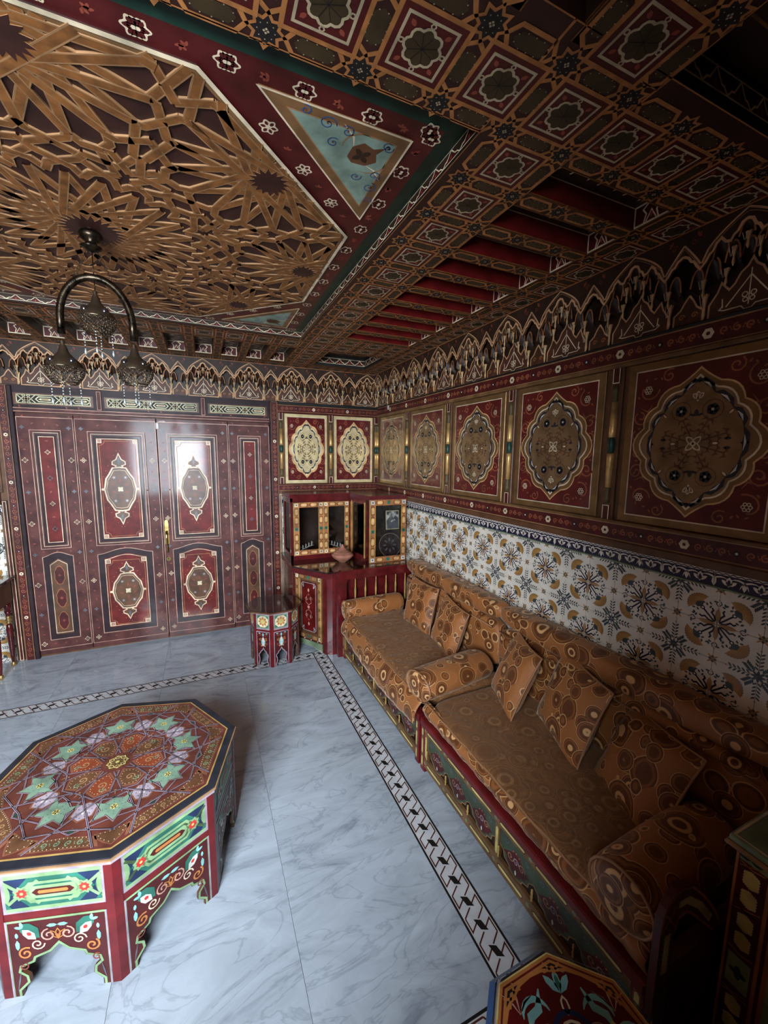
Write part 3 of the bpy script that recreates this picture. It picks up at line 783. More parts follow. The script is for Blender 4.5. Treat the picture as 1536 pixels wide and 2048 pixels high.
# ---- tiles: one quarter motif turned four ways
TW, TH = 0.1365, 0.1330
def tile_mesh():
    b = B(); w, h = TW, TH
    b.box(0.0006, 0.0006, 0, w-0.0006, h-0.0006, 0.006, 'tilewhite'); z = 0.006+EPS
    # origin corner: large flower; far corner: leafy star
    petal(b, 0, 0, 0, 0.062, 0.018, 'ochre', z); petal(b, 0, 0, pi/2, 0.062, 0.018, 'ochre', z); b.stroke([(0, 0), (.05, 0)], .002, 'tilewhite', z+EPS); b.stroke([(0, 0), (0, .05)], .002, 'tilewhite', z+EPS)
    b.stroke([(0.007, 0.007), (0.026, 0.026), (0.046, 0.046)], 0.006, 'tilenavy', z)
    for s in (0, 1):
        def m(p): return (p[1], p[0]) if s else p
        b.stroke([m(p) for p in ((0.012, 0.006), (0.028, 0.010), (0.040, 0.020), (0.050, 0.015), (0.058, 0.020))], 0.006, 'tilenavy', z)
        b.stroke([m(p) for p in ((0.070, 0.002), (0.078, 0.009), (0.088, 0.004))], 0.0035, 'leafblue', z)
        for k, (x, y) in enumerate(((0.062, 0.034), (0.072, 0.042), (0.066, 0.022), (0.080, 0.030), (0.084, 0.018))): petal(b, *m((x, y)), 0.5+k*1.1, 0.013, 0.007, 'leafblue', z)
    b.ring(0.050, 0.050, 0.006, 0.0036, 'tilenavy', z, 8)
    a = arc(0.058, 0.058, 0.044, pi/4-1.30, pi/4+1.30, 12); F = [(0.060, 0.060)]+a
    b.poly(F, 'ochre', z+EPS); petal(b, 0.052, 0.052, pi/4, 0.024, 0.030, 'leafblue', z+2*EPS)
    for i in range(13): b.disc(a[i][0], a[i][1], 0.0018, 'leafblue', z+2*EPS, 4)
    # leafy star quarter
    X, Y = w, h
    petal(b, X, Y, pi, 0.022, 0.008, 'tilenavy', z); petal(b, X, Y, -pi/2, 0.022, 0.008, 'tilenavy', z)
    petal(b, X, Y, -pi*0.75, 0.024, 0.009, 'leafblue', z)
    for ang, L in ((pi, 0.072), (-pi/2, 0.072), (-pi*0.75, 0.036)):
        for k in range(5):
            t = 0.016+L*(k+0.5)/5*0.9; x, y = X+cos(ang)*t, Y+sin(ang)*t
            for s in (-1, 1): petal(b, x, y, ang+s*0.85, 0.017, 0.0062, 'leafblue', z)
    # small dark crosses at the other two corners
    for cx, cy, a in ((w, 0, pi*0.75), (0, h, -pi/4)):
        for k in (-pi/4, pi/4): petal(b, cx, cy, a+k, 0.014, 0.010, 'ink', z)
        petal(b, cx, cy, a, 0.024, 0.006, 'ochre', z+EPS); b.disc(cx+cos(a)*0.003, cy+sin(a)*0.003, 0.003, 'tilecream', z+EPS, 5)
        for s in (-1, 1): b.stroke(arc(cx+cos(a+s*.9)*0.035, cy+sin(a+s*.9)*0.035, 0.009, a, a+s*3.5, 6), 0.003, 'leafblue', z)
    return b
# keep each motif inside its own tile
tb = tile_mesh()
def clamp(b, w, h):
    b.v = [(min(max(x, 0.0007), w-0.0007), min(max(y, 0.0007), h-0.0007), z) for x, y, z in b.v]
clamp(tb, TW, TH); TILE = tb.mesh('tile')
def tiles(M, parent, u0, u1, vtop, rows, n_off=0):
    n = round((u1-u0)/TW)
    for i in range(n):
        for j in range(rows):
            u = u0+i*TW; v = vtop-(j+1)*TH
            fx = (i+n_off) % 2; fy = j % 2          # fx=0: flower corner on the right ; fy=0: flower corner at the bottom
            L = Matrix.Identity(4)
            if fx == 0: L = T(TW, 0, 0) @ RZ(pi/2) @ Matrix.Diagonal((TH/TW, TW/TH, 1, 1))
            if fx == 0 and fy == 1: L = T(TW, TH, 0) @ RZ(pi)
            if fx == 1 and fy == 1: L = T(0, TH, 0) @ RZ(-pi/2) @ Matrix.Diagonal((TH/TW, TW/TH, 1, 1))
            obj('tile', TILE, parent, M @ T(u, v, 0) @ L)
def border_mesh(w, h):
    b = B(); b.box(0.0006, 0.0006, 0, w-0.0006, h-0.0006, 0.006, 'tilewhite'); z = 0.006+EPS
    b.rect(0.001, 0.001, w-0.001, h*0.80, 'tilenavy', z)
    for x in (0.0, w*0.5, w):
        A = arc(x, 0.0, h*.62, 0.15, pi-0.15, 8)
    for k, x in enumerate((w*0.25, w*0.75)):
        petal(b, x, h*.12, pi/2, h*.62, h*.34, 'tilewhite', z+EPS); petal(b, x, h*.2, pi/2, h*.4, h*.16, 'tilenavy', z+2*EPS)
        for s in (-1, 1):
            petal(b, x, h*.2, pi/2+s*0.9, h*.5, h*.2, 'tilewhite', z+EPS)
            b.stroke(arc(x+s*w*.125, h*.05, h*.62, pi/2-s*1.4, pi/2+s*.5, 6), h*.10, 'tilewhite', z+EPS, taper=True)
    b.stroke([(x*w/16, h*(0.83+0.09*(x % 2))) for x in range(17)], h*.05, 'tilenavy', z+EPS)
    petal(b, w*.5, h*.05, pi/2, h*.6, h*.22, 'tilewhite', z+EPS); petal(b, 0.001, h*.05, pi/2, h*.6, h*.22, 'tilewhite', z+EPS); petal(b, w-0.001, h*.05, pi/2, h*.6, h*.22, 'tilewhite', z+EPS)
    clamp(b, w, h)
    return b.mesh('border_tile')
BW, BH = 0.1855, 0.060
BT = border_mesh(BW, BH)
VT = 1.187
tiles(MR, wall_right, 3.184-TW*23, 3.184+TW*6, VT, 7)
for i in range(22): obj('border_tile', BT, wall_right, MR @ T(0.005+i*BW, VT+0.006, 0))
b = B(); b.M = MR; b.box(0, VT, 0, 4.07, VT+0.006, 0.010, 'sage'); b.build('tile_edging', wall_right)
# tiles beside the door post at the left and at the right
tiles(MB, wall_back, -4.07+0.004, -3.105, 1.187, 9, 1)
b = B(); b.M = MB; b.box(-1.0, 0, 0, 0, 1.29, 0.004, 'plaster'); b.build('plaster_strip', wall_back)
tiles(MB, wall_back, -1.015+0.0, -1.015+TW*7.0, 1.187, 4, 0)
for i in range(5): obj('border_tile', BT, wall_back, MB @ T(-1.015+i*BW, VT+0.006, 0))
for i in range(5): obj('border_tile', BT, wall_back, MB @ T(-4.03+i*BW, VT+0.006, 0))

# ---- bands with rosettes and running scrolls
def rail(u0, u1, v0, v1, M, parent, h=0.02, vertical=False, name='painted_rail', flowers=True, gold='cream'):
    b = B(); b.M = M; b.box(u0, v0, 0, u1, v1, h, 'darkred')
    if vertical:
        L, w = v1-v0, u1-u0; b.M = M @ frame((u1, v0, 0), (0, 1, 0), (-1, 0, 0))
    else:
        L, w = u1-u0, v1-v0; b.M = M @ T(u0, v0, 0)
    b.rect(0, 0, L, w*.07, 'tan', h+EPS); b.rect(0, w*.93, L, w, 'tan', h+EPS)
    n = max(1, round(L/0.335))
    p = L/n
    for i in range(n+1):
        x = i*p
        if flowers:
            if 0.02 < x < L-0.02: lf = sh(lobed(w*.26, 6, .25, 18), x, w/2); b.poly(lf, gold, h+EPS); b.disc(x, w/2, w*.09, 'darkred', h+2*EPS, 6)
        if i < n:
            b.disc(x+p/2, w/2, w*.07, 'white', h+2*EPS, 5); b.disc(x+p/2, w/2, w*.15, 'black', h+EPS, 6)
            scroll(b, x+w*.4, w/2, x+p/2-w*.3, w/2, 'rustline', h+EPS, 3, w*.075); scroll(b, x+p/2+w*.3, w/2, x+p-w*.4, w/2, 'rustline', h+EPS, 3, w*.075)
    return b.build(name, parent)
def mould(u0, u1, v0, v1, h, mat, M, parent, name='moulding'):
    b = B(); b.M = M; b.box(u0, v0, 0, u1, v1, h, mat, 0.004); return b.build(name, parent)

# ---- medallion panels
def medallion(b, w, h, z, fill='goldleaf_shaded', band_='frameleaf_shaded'):
    P = [(0, 1), (.31, .80), (.66, .54), (.87, .24), (.87, -.24), (.66, -.54), (.31, -.80), (0, -1), (-.31, -.80), (-.66, -.54), (-.87, -.24), (-.87, .24), (-.66, .54), (-.31, .80)]
    P = [(x*w, y*h) for x, y in P]
    bl = [.03, -.20, -.20, -.30, -.20, -.20, .03, .03, -.20, -.20, -.30, -.20, -.20, .03]
    # ogee at the tips
    def outline(k):
        O = lobes(off(P, k), bl, 6)
        return O
    # orientation: listed clockwise from the top, so bulge sign is outward when negative
    O = outline(1.0)
    if sum(hypot(*p) for p in O) < sum(hypot(*p) for p in lobes(off(P, 1), [-q for q in bl], 6)): bl = [-q for q in bl]; O = outline(1.0)
    b.poly(O, band_, z); b.stroke(O, 0.006, 'ochrelight', z+EPS, True)
    I = [(x*0.88, y*0.90) for x, y in O]; b.poly(I, fill, z+EPS); b.stroke(I, 0.0065, 'cream', z+2*EPS, True)
    z += 2*EPS
    J = [(x*0.74, y*0.77) for x, y in O]
    n = len(P)
    # black leaves riding inside the outline
    for i in range(14):
        a, c = P[i], P[(i+1) % 14]; a = (a[0]*.79, a[1]*.82); c = (c[0]*.79, c[1]*.82)
        mx, my = (a[0]+c[0])/2*1.07, (a[1]+c[1])/2*1.07
        b.stroke([a, ((a[0]*2+mx*2)/4*1.04, (a[1]*2+my*2)/4*1.04), (mx, my), ((c[0]*2+mx*2)/4*1.04, (c[1]*2+my*2)/4*1.04), c], 0.021, 'ink', z, taper=True)
        b.stroke([((a[0]+mx)/2, (a[1]+my)/2), (mx*.99, my*.99), ((c[0]+mx)/2, (c[1]+my)/2)], 0.008, 'white', z+EPS, taper=True)
    for s in (-1, 1):
        petal(b, 0, s*h*.80, pi/2*s, h*.07, w*.07, 'ink', z); 
        for t in (-1, 0, 1): petal(b, 0, s*h*.60, pi/2*s+t*.8, h*.085, w*.06, 'cream', z, 0.004)
        b.disc(0, s*h*.57, 0.004, 'cream', z, 6)
        for t in (-1, 1):
            x, y = t*w*.24, s*h*.44
            b.ring(x, y, w*.155, 0.0028, 'brown', z, 12); flower(b, x, y, w*.10, 5, 'ink', z); b.disc(x, y, w*.025, 'white', z+2*EPS, 6)
            petal(b, t*w*.46, s*h*.36, s*pi/4 if t > 0 else pi-s*pi/4, w*.13, w*.06, 'brown', z); petal(b, t*w*.47, s*h*.365, s*pi/4 if t > 0 else pi-s*pi/4, w*.09, w*.035, 'cream', z+EPS)
            petal(b, t*w*.44, 0+s*h*.06, pi/2*(1-t), w*.11, w*.05, 'ink', z)
        petal(b, 0, s*h*.36, pi/2*s, h*.10, w*.07, 'ink', z)
        for t in (-1, 1): petal(b, 0, s*h*.37, pi/2*s+t*1.3, w*.12, w*.04, 'ink', z)
    for t in (-1, 1): petal(b, t*w*.66, 0, 0 if t > 0 else pi, w*.12, w*.06, 'ink', z)
    for t in (0, pi): petal(b, cos(t)*w*.26, 0, t, w*.14, w*.075, 'brown', z); petal(b, cos(t)*w*.28, 0, t, w*.09, w*.04, 'cream', z+EPS)
    for k in range(4): petal(b, 0, 0, pi/4+k*pi/2, w*.15, w*.085, 'cream', z, 0.0045)
    b.ring(0, 0, w*.035, 0.006, 'cream', z+EPS, 8)
    for k in range(8):
        a = pi/8+k*pi/4
        if k in (1, 2, 5, 6): L = h*.36
        else: L = w*.5
        ex, ey = cos(a)*w*.52, sin(a)*h*.34
        b.stroke([(cos(a)*w*.12, sin(a)*w*.12), (ex, ey)], 0.0055, 'brown', z)
        for q in (.45, .7, .95):
            for s in (-1, 1):
                x, y = ex*q, ey*q; g = atan2(ey, ex)+s*.9
                b.stroke([(x, y), (x+cos(g)*w*.06, y+sin(g)*w*.06), (x+cos(g+s*.9)*w*.10, y+sin(g+s*.9)*w*.10)], 0.0085, 'brown', z, taper=True)
def wall_panel(frame_mat='frameleaf_shaded', fw_=0.034):
    w, h = 0.278+.0, 0.332; b = B()
    b.box(-w-.002, -h, 0, w+.002, h, 0.012, frame_mat, 0.003)
    z = 0.012+EPS
    b.rect(-w+fw_, -h+fw_, w-fw_, h-fw_, 'fieldred', z); b.box_line(-w+fw_, -h+fw_, w-fw_, h-fw_, 0.005, 'cream', z+EPS)
    z += EPS
    for sx in (-1, 1):
        for sy in (-1, 1):
            x, y = sx*w*.68, sy*h*.66
            for i in range(6): b.ring(x+cos(i*pi/3)*.011, y+sin(i*pi/3)*.011, .0055, .0028, 'cream', z, 6)
            b.stroke(spiral(x, y, .046, 1+sx, sx*sy*.9, 16)[:11], 0.006, 'rustline', z)
            b.stroke(spiral(sx*w*.76, sy*h*.34, .036, 0, sx*sy*1.4, 16), 0.006, 'rustline', z)
            b.stroke(spiral(sx*w*.40, sy*h*.80, .028, 1, -sx*sy*1.3, 12), 0.0055, 'rustline', z)
            b.stroke(spiral(sx*w*.79, sy*h*.11, .024, 2, -sx*sy*1.2, 12), 0.0055, 'rustline', z)
            b.stroke([(sx*w*.78, sy*h*.45), (sx*w*.66, sy*h*.40), (sx*w*.60, sy*h*.48)], 0.006, 'rustline', z, taper=True)
            for k in range(3): petal(b, sx*w*(.52+.10*k), sy*h*(.80-.02*k), 1.3*k+sx, .016, .007, 'rustline', z); petal(b, sx*w*.80, sy*h*(.2+.18*k), 1.1*k, .016, .008, 'rustline', z)
    medallion(b, w*0.80, h*0.835, z+EPS, 'goldleaf_shaded' if frame_mat == 'frameleaf_shaded' else 'goldleaf_lit', 'frameleaf_shaded' if frame_mat == 'frameleaf_shaded' else 'ochrelight')  # shaded tones for right wall panels, lit tones for back wall ones
    return b.mesh('wall_panel')
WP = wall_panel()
def wall_panel_narrow(): return wall_panel('goldleaf_lit', 0.030)
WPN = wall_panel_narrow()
def colonnette():
    b = B(); b.box(-0.030, -0.365, 0, 0.030, 0.365, 0.012, 'brown', 0.003)
    for s in (-1, 1):
        b.box(-0.018, s*0.305-0.037, 0.012, 0.018, s*0.305+0.037, 0.018, 'darkred'); b.box_line(-0.015, s*0.305-0.034, 0.015, s*0.305+0.034, 0.004, 'cream', 0.018+EPS)
    return b.mesh('pilaster')
def halfcol():
    b = B(); b.M = frame((0, 0, 0.012), (1, 0, 0), (0, 0, -1))     # local z -> v
    b.M = Matrix(((1, 0, 0, 0), (0, 0, 1, 0), (0, -1, 0, 0.014), (0, 0, 0, 1)))
    for s in (-1, 1):
        z = [0.035, 0.19]; pr = [(0.015, s*z[0]), (0.0155, s*0.06), (0.013, s*z[1])]
        if s < 0: pr = pr[::-1]
        b.lathe(pr, 'goldmatte', 12)
        pr = [(0.012, s*0.19), (0.015, s*0.195), (0.011, s*0.205), (0.015, s*0.215), (0.011, s*0.225), (0.015, s*0.235), (0.012, s*0.26)]
        if s < 0: pr = pr[::-1]
        b.lathe(pr, 'olive', 8)
    b.lathe([(0.011, -0.034), (0.016, -0.024), (0.018, 0), (0.016, 0.024), (0.011, 0.034)], 'green', 10)
    return b.mesh('colonnette')
PIL, HC = colonnette(), halfcol()
def pilaster(M, parent):
    o = obj('pilaster', PIL, parent, M); obj('colonnette', HC, o, Matrix.Identity(4))
# right wall: six panels
rail(0, 4.07, 2.062, 2.14, MR, wall_right); rail(0, 4.07, 1.290, 1.366, MR, wall_right)
mould(0, 4.07, 2.044, 2.062, 0.028, 'umber', MR, wall_right); mould(0, 4.07, 1.366, 1.378, 0.028, 'umber', MR, wall_right)
mould(0, 4.07, 1.2555, 1.290, 0.030, 'brown', MR, wall_right, 'dado_moulding'); mould(0, 4.07, 2.14, 2.150, 0.034, 'black', MR, wall_right)
for k in range(6):
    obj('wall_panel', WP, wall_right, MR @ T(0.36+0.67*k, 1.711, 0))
    pilaster(MR @ T(0.36+0.335+0.67*k, 1.711, 0), wall_right)
pilaster(MR @ T(0.028, 1.711, 0), wall_right)
# back wall right section: two narrow panels in gold frames
rail(-1.03, 0, 2.058, 2.12, MB, wall_back); rail(-1.03, 0, 1.312, 1.369, MB, wall_back)
mould(-1.03, 0, 2.12, 2.150, 0.034, 'black', MB, wall_back); mould(-1.03, 0, 2.046, 2.058, 0.026, 'darkred', MB, wall_back); mould(-1.03, 0, 1.369, 1.378, 0.026, 'darkred', MB, wall_back)
mould(-1.03, 0, 1.285, 1.312, 0.026, 'brown', MB, wall_back)
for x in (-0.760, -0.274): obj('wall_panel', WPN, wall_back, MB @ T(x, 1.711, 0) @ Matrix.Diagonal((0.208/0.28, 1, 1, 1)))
for x in (-1.003, -0.517, -0.030): pilaster(MB @ T(x, 1.711, 0), wall_back)
# back wall left of the door
rail(-4.07, -3.10, 2.058, 2.12, MB, wall_back); rail(-4.07, -3.10, 1.312, 1.369, MB, wall_back)
mould(-4.07, -3.10, 2.12, 2.150, 0.034, 'black', MB, wall_back); mould(-4.07, -3.10, 1.2555, 1.312, 0.03, 'brown', MB, wall_back)
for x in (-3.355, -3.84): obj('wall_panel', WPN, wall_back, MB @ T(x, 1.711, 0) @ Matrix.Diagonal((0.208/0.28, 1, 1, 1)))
for x in (-3.112, -3.60): pilaster(MB @ T(x, 1.711, 0), wall_back)
# door posts
def post(u0, u1, nm='door_post'):
    rail(u0, u1, 0.0, 2.135, MB, wall_back, 0.03, True, nm)
post(-3.050, -2.995); post(-1.098, -1.035)
for q in ((-3.092, -3.066, 'darkred'), (-1.031, -1.012, 'darkred')):
    b = B(); b.M = MB; b.box(q[0], 0, 0, q[1], 1.285, 0.024, q[2]); b.box_line(q[0]+.003, 0.006, q[1]-.003, 1.28, 0.004, 'cream', 0.024+EPS); b.build('edge_strip', wall_back)

# ---- muqarnas cornice
def muq():
    b = B(); W2 = 0.188
    b.rect(-W2, 0, W2, 0.315, 'darkbrown', 0.004)
    def niche(u, v, w, h, o, mat='muqline', hood='darkbrown'):
        # small projecting pointed hood: outline tube, curved soffit and a flared drop under it
        n = 8; A = []
        for i in range(n+1):
            t = i/n; x = -w+2*w*t; y = h*(1-abs(2*t-1)**2.2)**0.62
            A.append((u+x, v+y))
        b.stroke(A, 0.0055, 'orange2', o+0.002)
        # soffit from the outline back to the wall
        vs = [(x, y, o) for x, y in A]+[(u+(x-u)*.55, v-0.02+(y-v)*.35, 0.006) for x, y in A]
        m = len(A); b.add(vs, [[i, m+i, m+i+1, i+1] for i in range(m-1)], hood, True)
        b.add([(x, y, o+0.002) for x, y in A]+[(x, y, o-0.01) for x, y in A], [[i, i+1, m+i+1, m+i] for i in range(m-1)], hood, True)
    def drop(u, v, l, r, o, mat='ochrelight'):
        sv = b.M; b.M = sv @ Matrix(((1, 0, 0, u), (0, 0, 1, v), (0, -1, 0, o), (0, 0, 0, 1)))
        b.lathe([(0.0015, -l), (r*.36, -l*.80), (r*.22, -l*.50), (r*.45, -l*.2), (r*.75, 0.0)], mat, 7)
        for k in range(3): pass
        b.M = sv
        for k in (-1, 0, 1): b.stroke([(u+k*r*.25, v-l*.55), (u+k*r*.8, v-.002)], 0.0016, 'cream', o+r+0.0005)
    # base plates
    A = [(-0.118, 0.004), (-0.118, 0.05), (-0.095, 0.085), (-0.085, 0.115), (-0.060, 0.085), (-0.045, 0.10), (-0.030, 0.13), (-0.012, 0.145), (0, 0.168)]
    P = A+[(-x, y) for x, y in A[-2::-1]]
    b.prism(P, 0.004, 0.014, 'mahogany'); b.stroke(P, 0.0065, 'muqline', 0.014+EPS, True)
    z = 0.014+EPS
    C = [(-0.075, 0.035), (-0.085, 0.025), (-0.07, 0.02), (-0.02, 0.02), (-0.01, 0.008), (0.01, 0.008), (0.02, 0.02), (0.07, 0.02), (0.085, 0.03), (0.075, 0.04)]
    b.stroke(C, 0.004, 'cream', z); b.stroke([(-0.065, 0.03), (-0.045, 0.055), (-0.03, 0.075), (0, 0.115), (0.03, 0.075), (0.045, 0.055), (0.065, 0.03)], 0.004, 'cream', z)
    b.stroke([(0, 0.02), (0, 0.135)], 0.0035, 'cream', z); b.stroke([(-0.075, 0.03), (-0.078, 0.06)], 0.004, 'cream', z); b.stroke([(0.075, 0.03), (0.078, 0.06)], 0.004, 'cream', z)
    for t in (-1, 1): b.ring(t*0.012, 0.055, 0.008, 0.003, 'cream', z, 7); b.ring(t*0.010, 0.038, 0.007, 0.003, 'cream', z, 7)
    for s in (-1, 1):
        x = s*W2
        A = [(x-0.0499, 0.004), (x-0.0499, 0.045), (x-0.028, 0.062), (x-0.016, 0.085), (x, 0.108), (x+0.016, 0.085), (x+0.028, 0.062), (x+0.0499, 0.045), (x+0.0499, 0.004)]
        A = [(min(max(p, -W2), W2), q) for p, q in A]
        b.prism(A, 0.004, 0.012, 'mahogany'); b.stroke([p for p in A if abs(p[0]) < W2-1e-4 or p[1] > .1], 0.0065, 'muqline', 0.012+EPS)
        b.stroke(spiral(x-s*0.022, 0.035, 0.012, 0, 1.2, 8), 0.003, 'orange', 0.012+EPS)
        for q in (0.128,): drop(s*q, 0.090, 0.085, 0.015, 0.022)
        drop(s*0.128, 0.135, 0.06, 0.014, 0.040)
        drop(s*0.062, 0.150, 0.055, 0.014, 0.036)
        niche(s*0.098, 0.135, 0.024, 0.062, 0.045); niche(s*0.150, 0.120, 0.022, 0.06, 0.040)
        niche(s*0.040, 0.165, 0.022, 0.062, 0.052); niche(s*0.072, 0.190, 0.024, 0.055, 0.060)
        drop(s*0.036, 0.205, 0.06, 0.013, 0.056)
    niche(0, 0.175, 0.020, 0.05, 0.04); niche(0, 0.225, 0.022, 0.045, 0.066); drop(0, 0.235, 0.05, 0.015, 0.056)
    # scalloped fascia under the ceiling
    half = [(0, 0.272), (0.014, 0.266), (0.024, 0.245), (0.034, 0.238), (0.042, 0.222), (0.056, 0.226), (0.070, 0.243), (0.084, 0.232), (0.092, 0.212), (0.102, 0.205), (0.112, 0.186), (0.128, 0.168), (0.140, 0.182), (0.150, 0.200), (0.160, 0.204), (0.170, 0.220), (0.188, 0.230)]
    E = [(-x, y) for x, y in half[:0:-1]]+half
    P = [(-W2, 0.315)]+E+[(W2, 0.315)]
    b.prism(P, 0.056, 0.072, 'darkbrown', 'brown'); b.stroke(E, 0.0085, 'muqline', 0.072+EPS)
    # double pointed arches painted above
    big = [(0, 0.303)]; big = []
    for i in range(9):
        t = i/8; big.append((0.124*(1-t), 0.185+0.120*(t)**0.55))
    sm = []
    for i in range(6):
        t = i/5; sm.append((W2-0.060*(1-t), 0.185+0.082*t**0.9))
    for s in (-1, 1):
        Q = [(s*x, y) for x, y in big]; b.stroke(Q, 0.006, 'muqline', 0.072+2*EPS)
        b.stroke([(x*1.0, y*1.0-0.010) for x, y in Q][:-1]+[(0, 0.292)], 0.003, 'strapedge', 0.072+2*EPS)
        R = [(s*x, y) for x, y in sm]; b.stroke(R, 0.006, 'muqline', 0.072+2*EPS); b.stroke([(x, y-0.011) for x, y in R], 0.003, 'strapedge', 0.072+2*EPS)
        trefoil(b, s*0.145, 0.285, 0.014, 'brick', 0.072+EPS, s)
        b.stroke(spiral(s*0.155, 0.270, 0.012, 0, s*1.2, 8), 0.002, 'brick', 0.072+EPS)
    b.rect(-W2, 0.309, W2, 0.315, 'orange2', 0.072+2*EPS)
    return b.mesh('muqarnas_bay')
MQ = muq()
for k in range(11):
    u = 0.152+0.376*k
    if u-0.188 < 0: pass
    obj('muqarnas_bay', MQ, wall_back, MB @ T(-u, 2.148, 0)); obj('muqarnas_bay', MQ, wall_right, MR @ T(u, 2.148, 0))

# ---- the big door
dr = B(); dr.M = MB
dr.box(-2.990, 0, 0, -2.962, 2.14, 0.040, 'plum', 0.004); dr.box(-1.112, 0, 0, -1.098, 2.14, 0.040, 'plum', 0.003)
dr.box(-2.990, 1.948, 0, -1.10, 1.985, 0.036, 'maroon', 0.004); dr.box(-2.990, 1.985, 0, -1.10, 2.145, 0.022, 'plum')
dr.box_line(-2.975, 1.955, -1.105, 1.980, 0.004, 'pink', 0.036+EPS)
for x in (-2.425, -1.668): dr.box(x-0.018, 1.985, 0, x+0.018, 2.14, 0.032, 'maroon', 0.003); dr.box_line(x-0.013, 1.990, x+0.013, 2.13, 0.003, 'pink', 0.032+EPS)
door = struct('door_1', dr)
def lattice_strip(u0, u1):
    b = B(); v0, v1 = 2.018, 2.080; n = round((u1-u0)/0.105); p = (u1-u0)/n; h = 0.024
    b.M = MB; b.box(u0-.02, v0-.012, 0.022, u1+.02, v1+.012, h, 'brown'); h += EPS
    b.rect(u0, v0, u1, v1, 'black', h); b.box_line(u0, v0, u1, v1, 0.006, 'yellowcream', h+EPS); m = (v0+v1)/2
    for i in range(n):
        x = u0+i*p
        if i % 2 == 0:
            for s in (0, 1):
                b.stroke([(x+p*.0, v0 if s else v1), (x+p*.5, v1 if s else v0), (x+p, v0 if s else v1)], 0.006, 'yellowcream', h+EPS)
                b.stroke([(x+p*.25, v0 if s else v1), (x+p*.25+p*.25, m), (x+p*.75, v0 if s else v1)], 0.006, 'yellowcream', h+EPS)
            b.poly([(x+p*.5, m-.012), (x+p*.62, m), (x+p*.5, m+.012), (x+p*.38, m)], 'tan', h+EPS)
        else:
            b.stroke([(x, m), (x+p*.16, v0+.013), (x+p*.84, v0+.013), (x+p, m), (x+p*.84, v1-.013), (x+p*.16, v1-.013)], 0.007, 'yellowcream', h+EPS, True)
            b.poly([(x+p*.25, v0+.024), (x+p*.75, v0+.024), (x+p*.86, m), (x+p*.75, v1-.024), (x+p*.25, v1-.024), (x+p*.14, m)], 'yellowcream', h+EPS)
            b.rect(x+p*.3, v0+.027, x+p*.7, v1-.027, 'tan', h+2*EPS)
    b.build('fretwork_panel', door)

for q in ((-2.939, -2.484), (-2.37, -1.722), (-1.61, -1.150)): lattice_strip(*q)
def cartouche(b, cx, cy, w, h, z):
    """ogee medallion with little caps above and below"""
    P = [(0, .62), (.42, .60), (.66, .42), (.86, .30), (1, 0), (.86, -.30), (.66, -.42), (.42, -.60), (0, -.62), (-.42, -.60), (-.66, -.42), (-.86, -.30), (-1, 0), (-.86, .30), (-.66, .42), (-.42, .60)]
    P = [(cx+x*w, cy+y*h) for x, y in P]
    b.poly(P, 'brown', z); b.stroke(P, 0.0105, 'pinkcream', z+EPS, True)
    b.stroke([(cx+(x-cx)*.87, cy+(y-cy)*.87) for x, y in P], 0.003, 'pinkcream', z+EPS, True)
    for s in (-1, 1):
        C = [(-.30, .60), (-.18, .66), (-.42, .70), (-.40, .78), (-.16, .84), (0, 1.0), (.16, .84), (.40, .78), (.42, .70), (.18, .66), (.30, .60)]
        C = [(cx+x*w, cy+s*y*h) for x, y in C]; b.poly(C, 'brown', z); b.stroke(C, 0.008, 'pinkcream', z+EPS)
        petal(b, cx, cy+s*h*.70, s*pi/2, h*.2, w*.16, 'slate', z+EPS)
        D = []
        for x, y in ((.62, .62), (.85, .46), (1.06, .2)): D += [(x, y)]
        for t in (-1, 1):
            for x, y in ((.50, .80), (.68, .66), (.84, .52), (1.0, .36), (.28, .96), (.1, 1.08)): b.disc(cx+t*x*w, cy+s*y*h, 0.0035, 'orange2', z, 5)
            b.disc(cx+t*w*.36, cy+s*h*.33, w*.13, 'slate', z+2*EPS, 8); b.disc(cx+t*w*.36, cy+s*h*.33, w*.07, 'pink', z+3*EPS, 6)
            petal(b, cx+t*w*.3, cy+s*h*.1, t*.5 if t > 0 else pi-.5, w*.3, w*.1, 'brick', z+2*EPS)
        petal(b, cx, cy+s*h*.14, s*pi/2, h*.16, w*.10, 'brick', z+2*EPS)
    flower(b, cx, cy, w*.22, 4, 'cream', z+2*EPS, a0=pi/4); b.box_line(cx-w*.13, cy-w*.13, cx+w*.13, cy+w*.13, 0.003, 'cream', z+3*EPS)
    for t in (0, pi): petal(b, cx+cos(t)*w*1.0, cy, t, w*.2, w*.18, 'pinkcream', z+EPS)

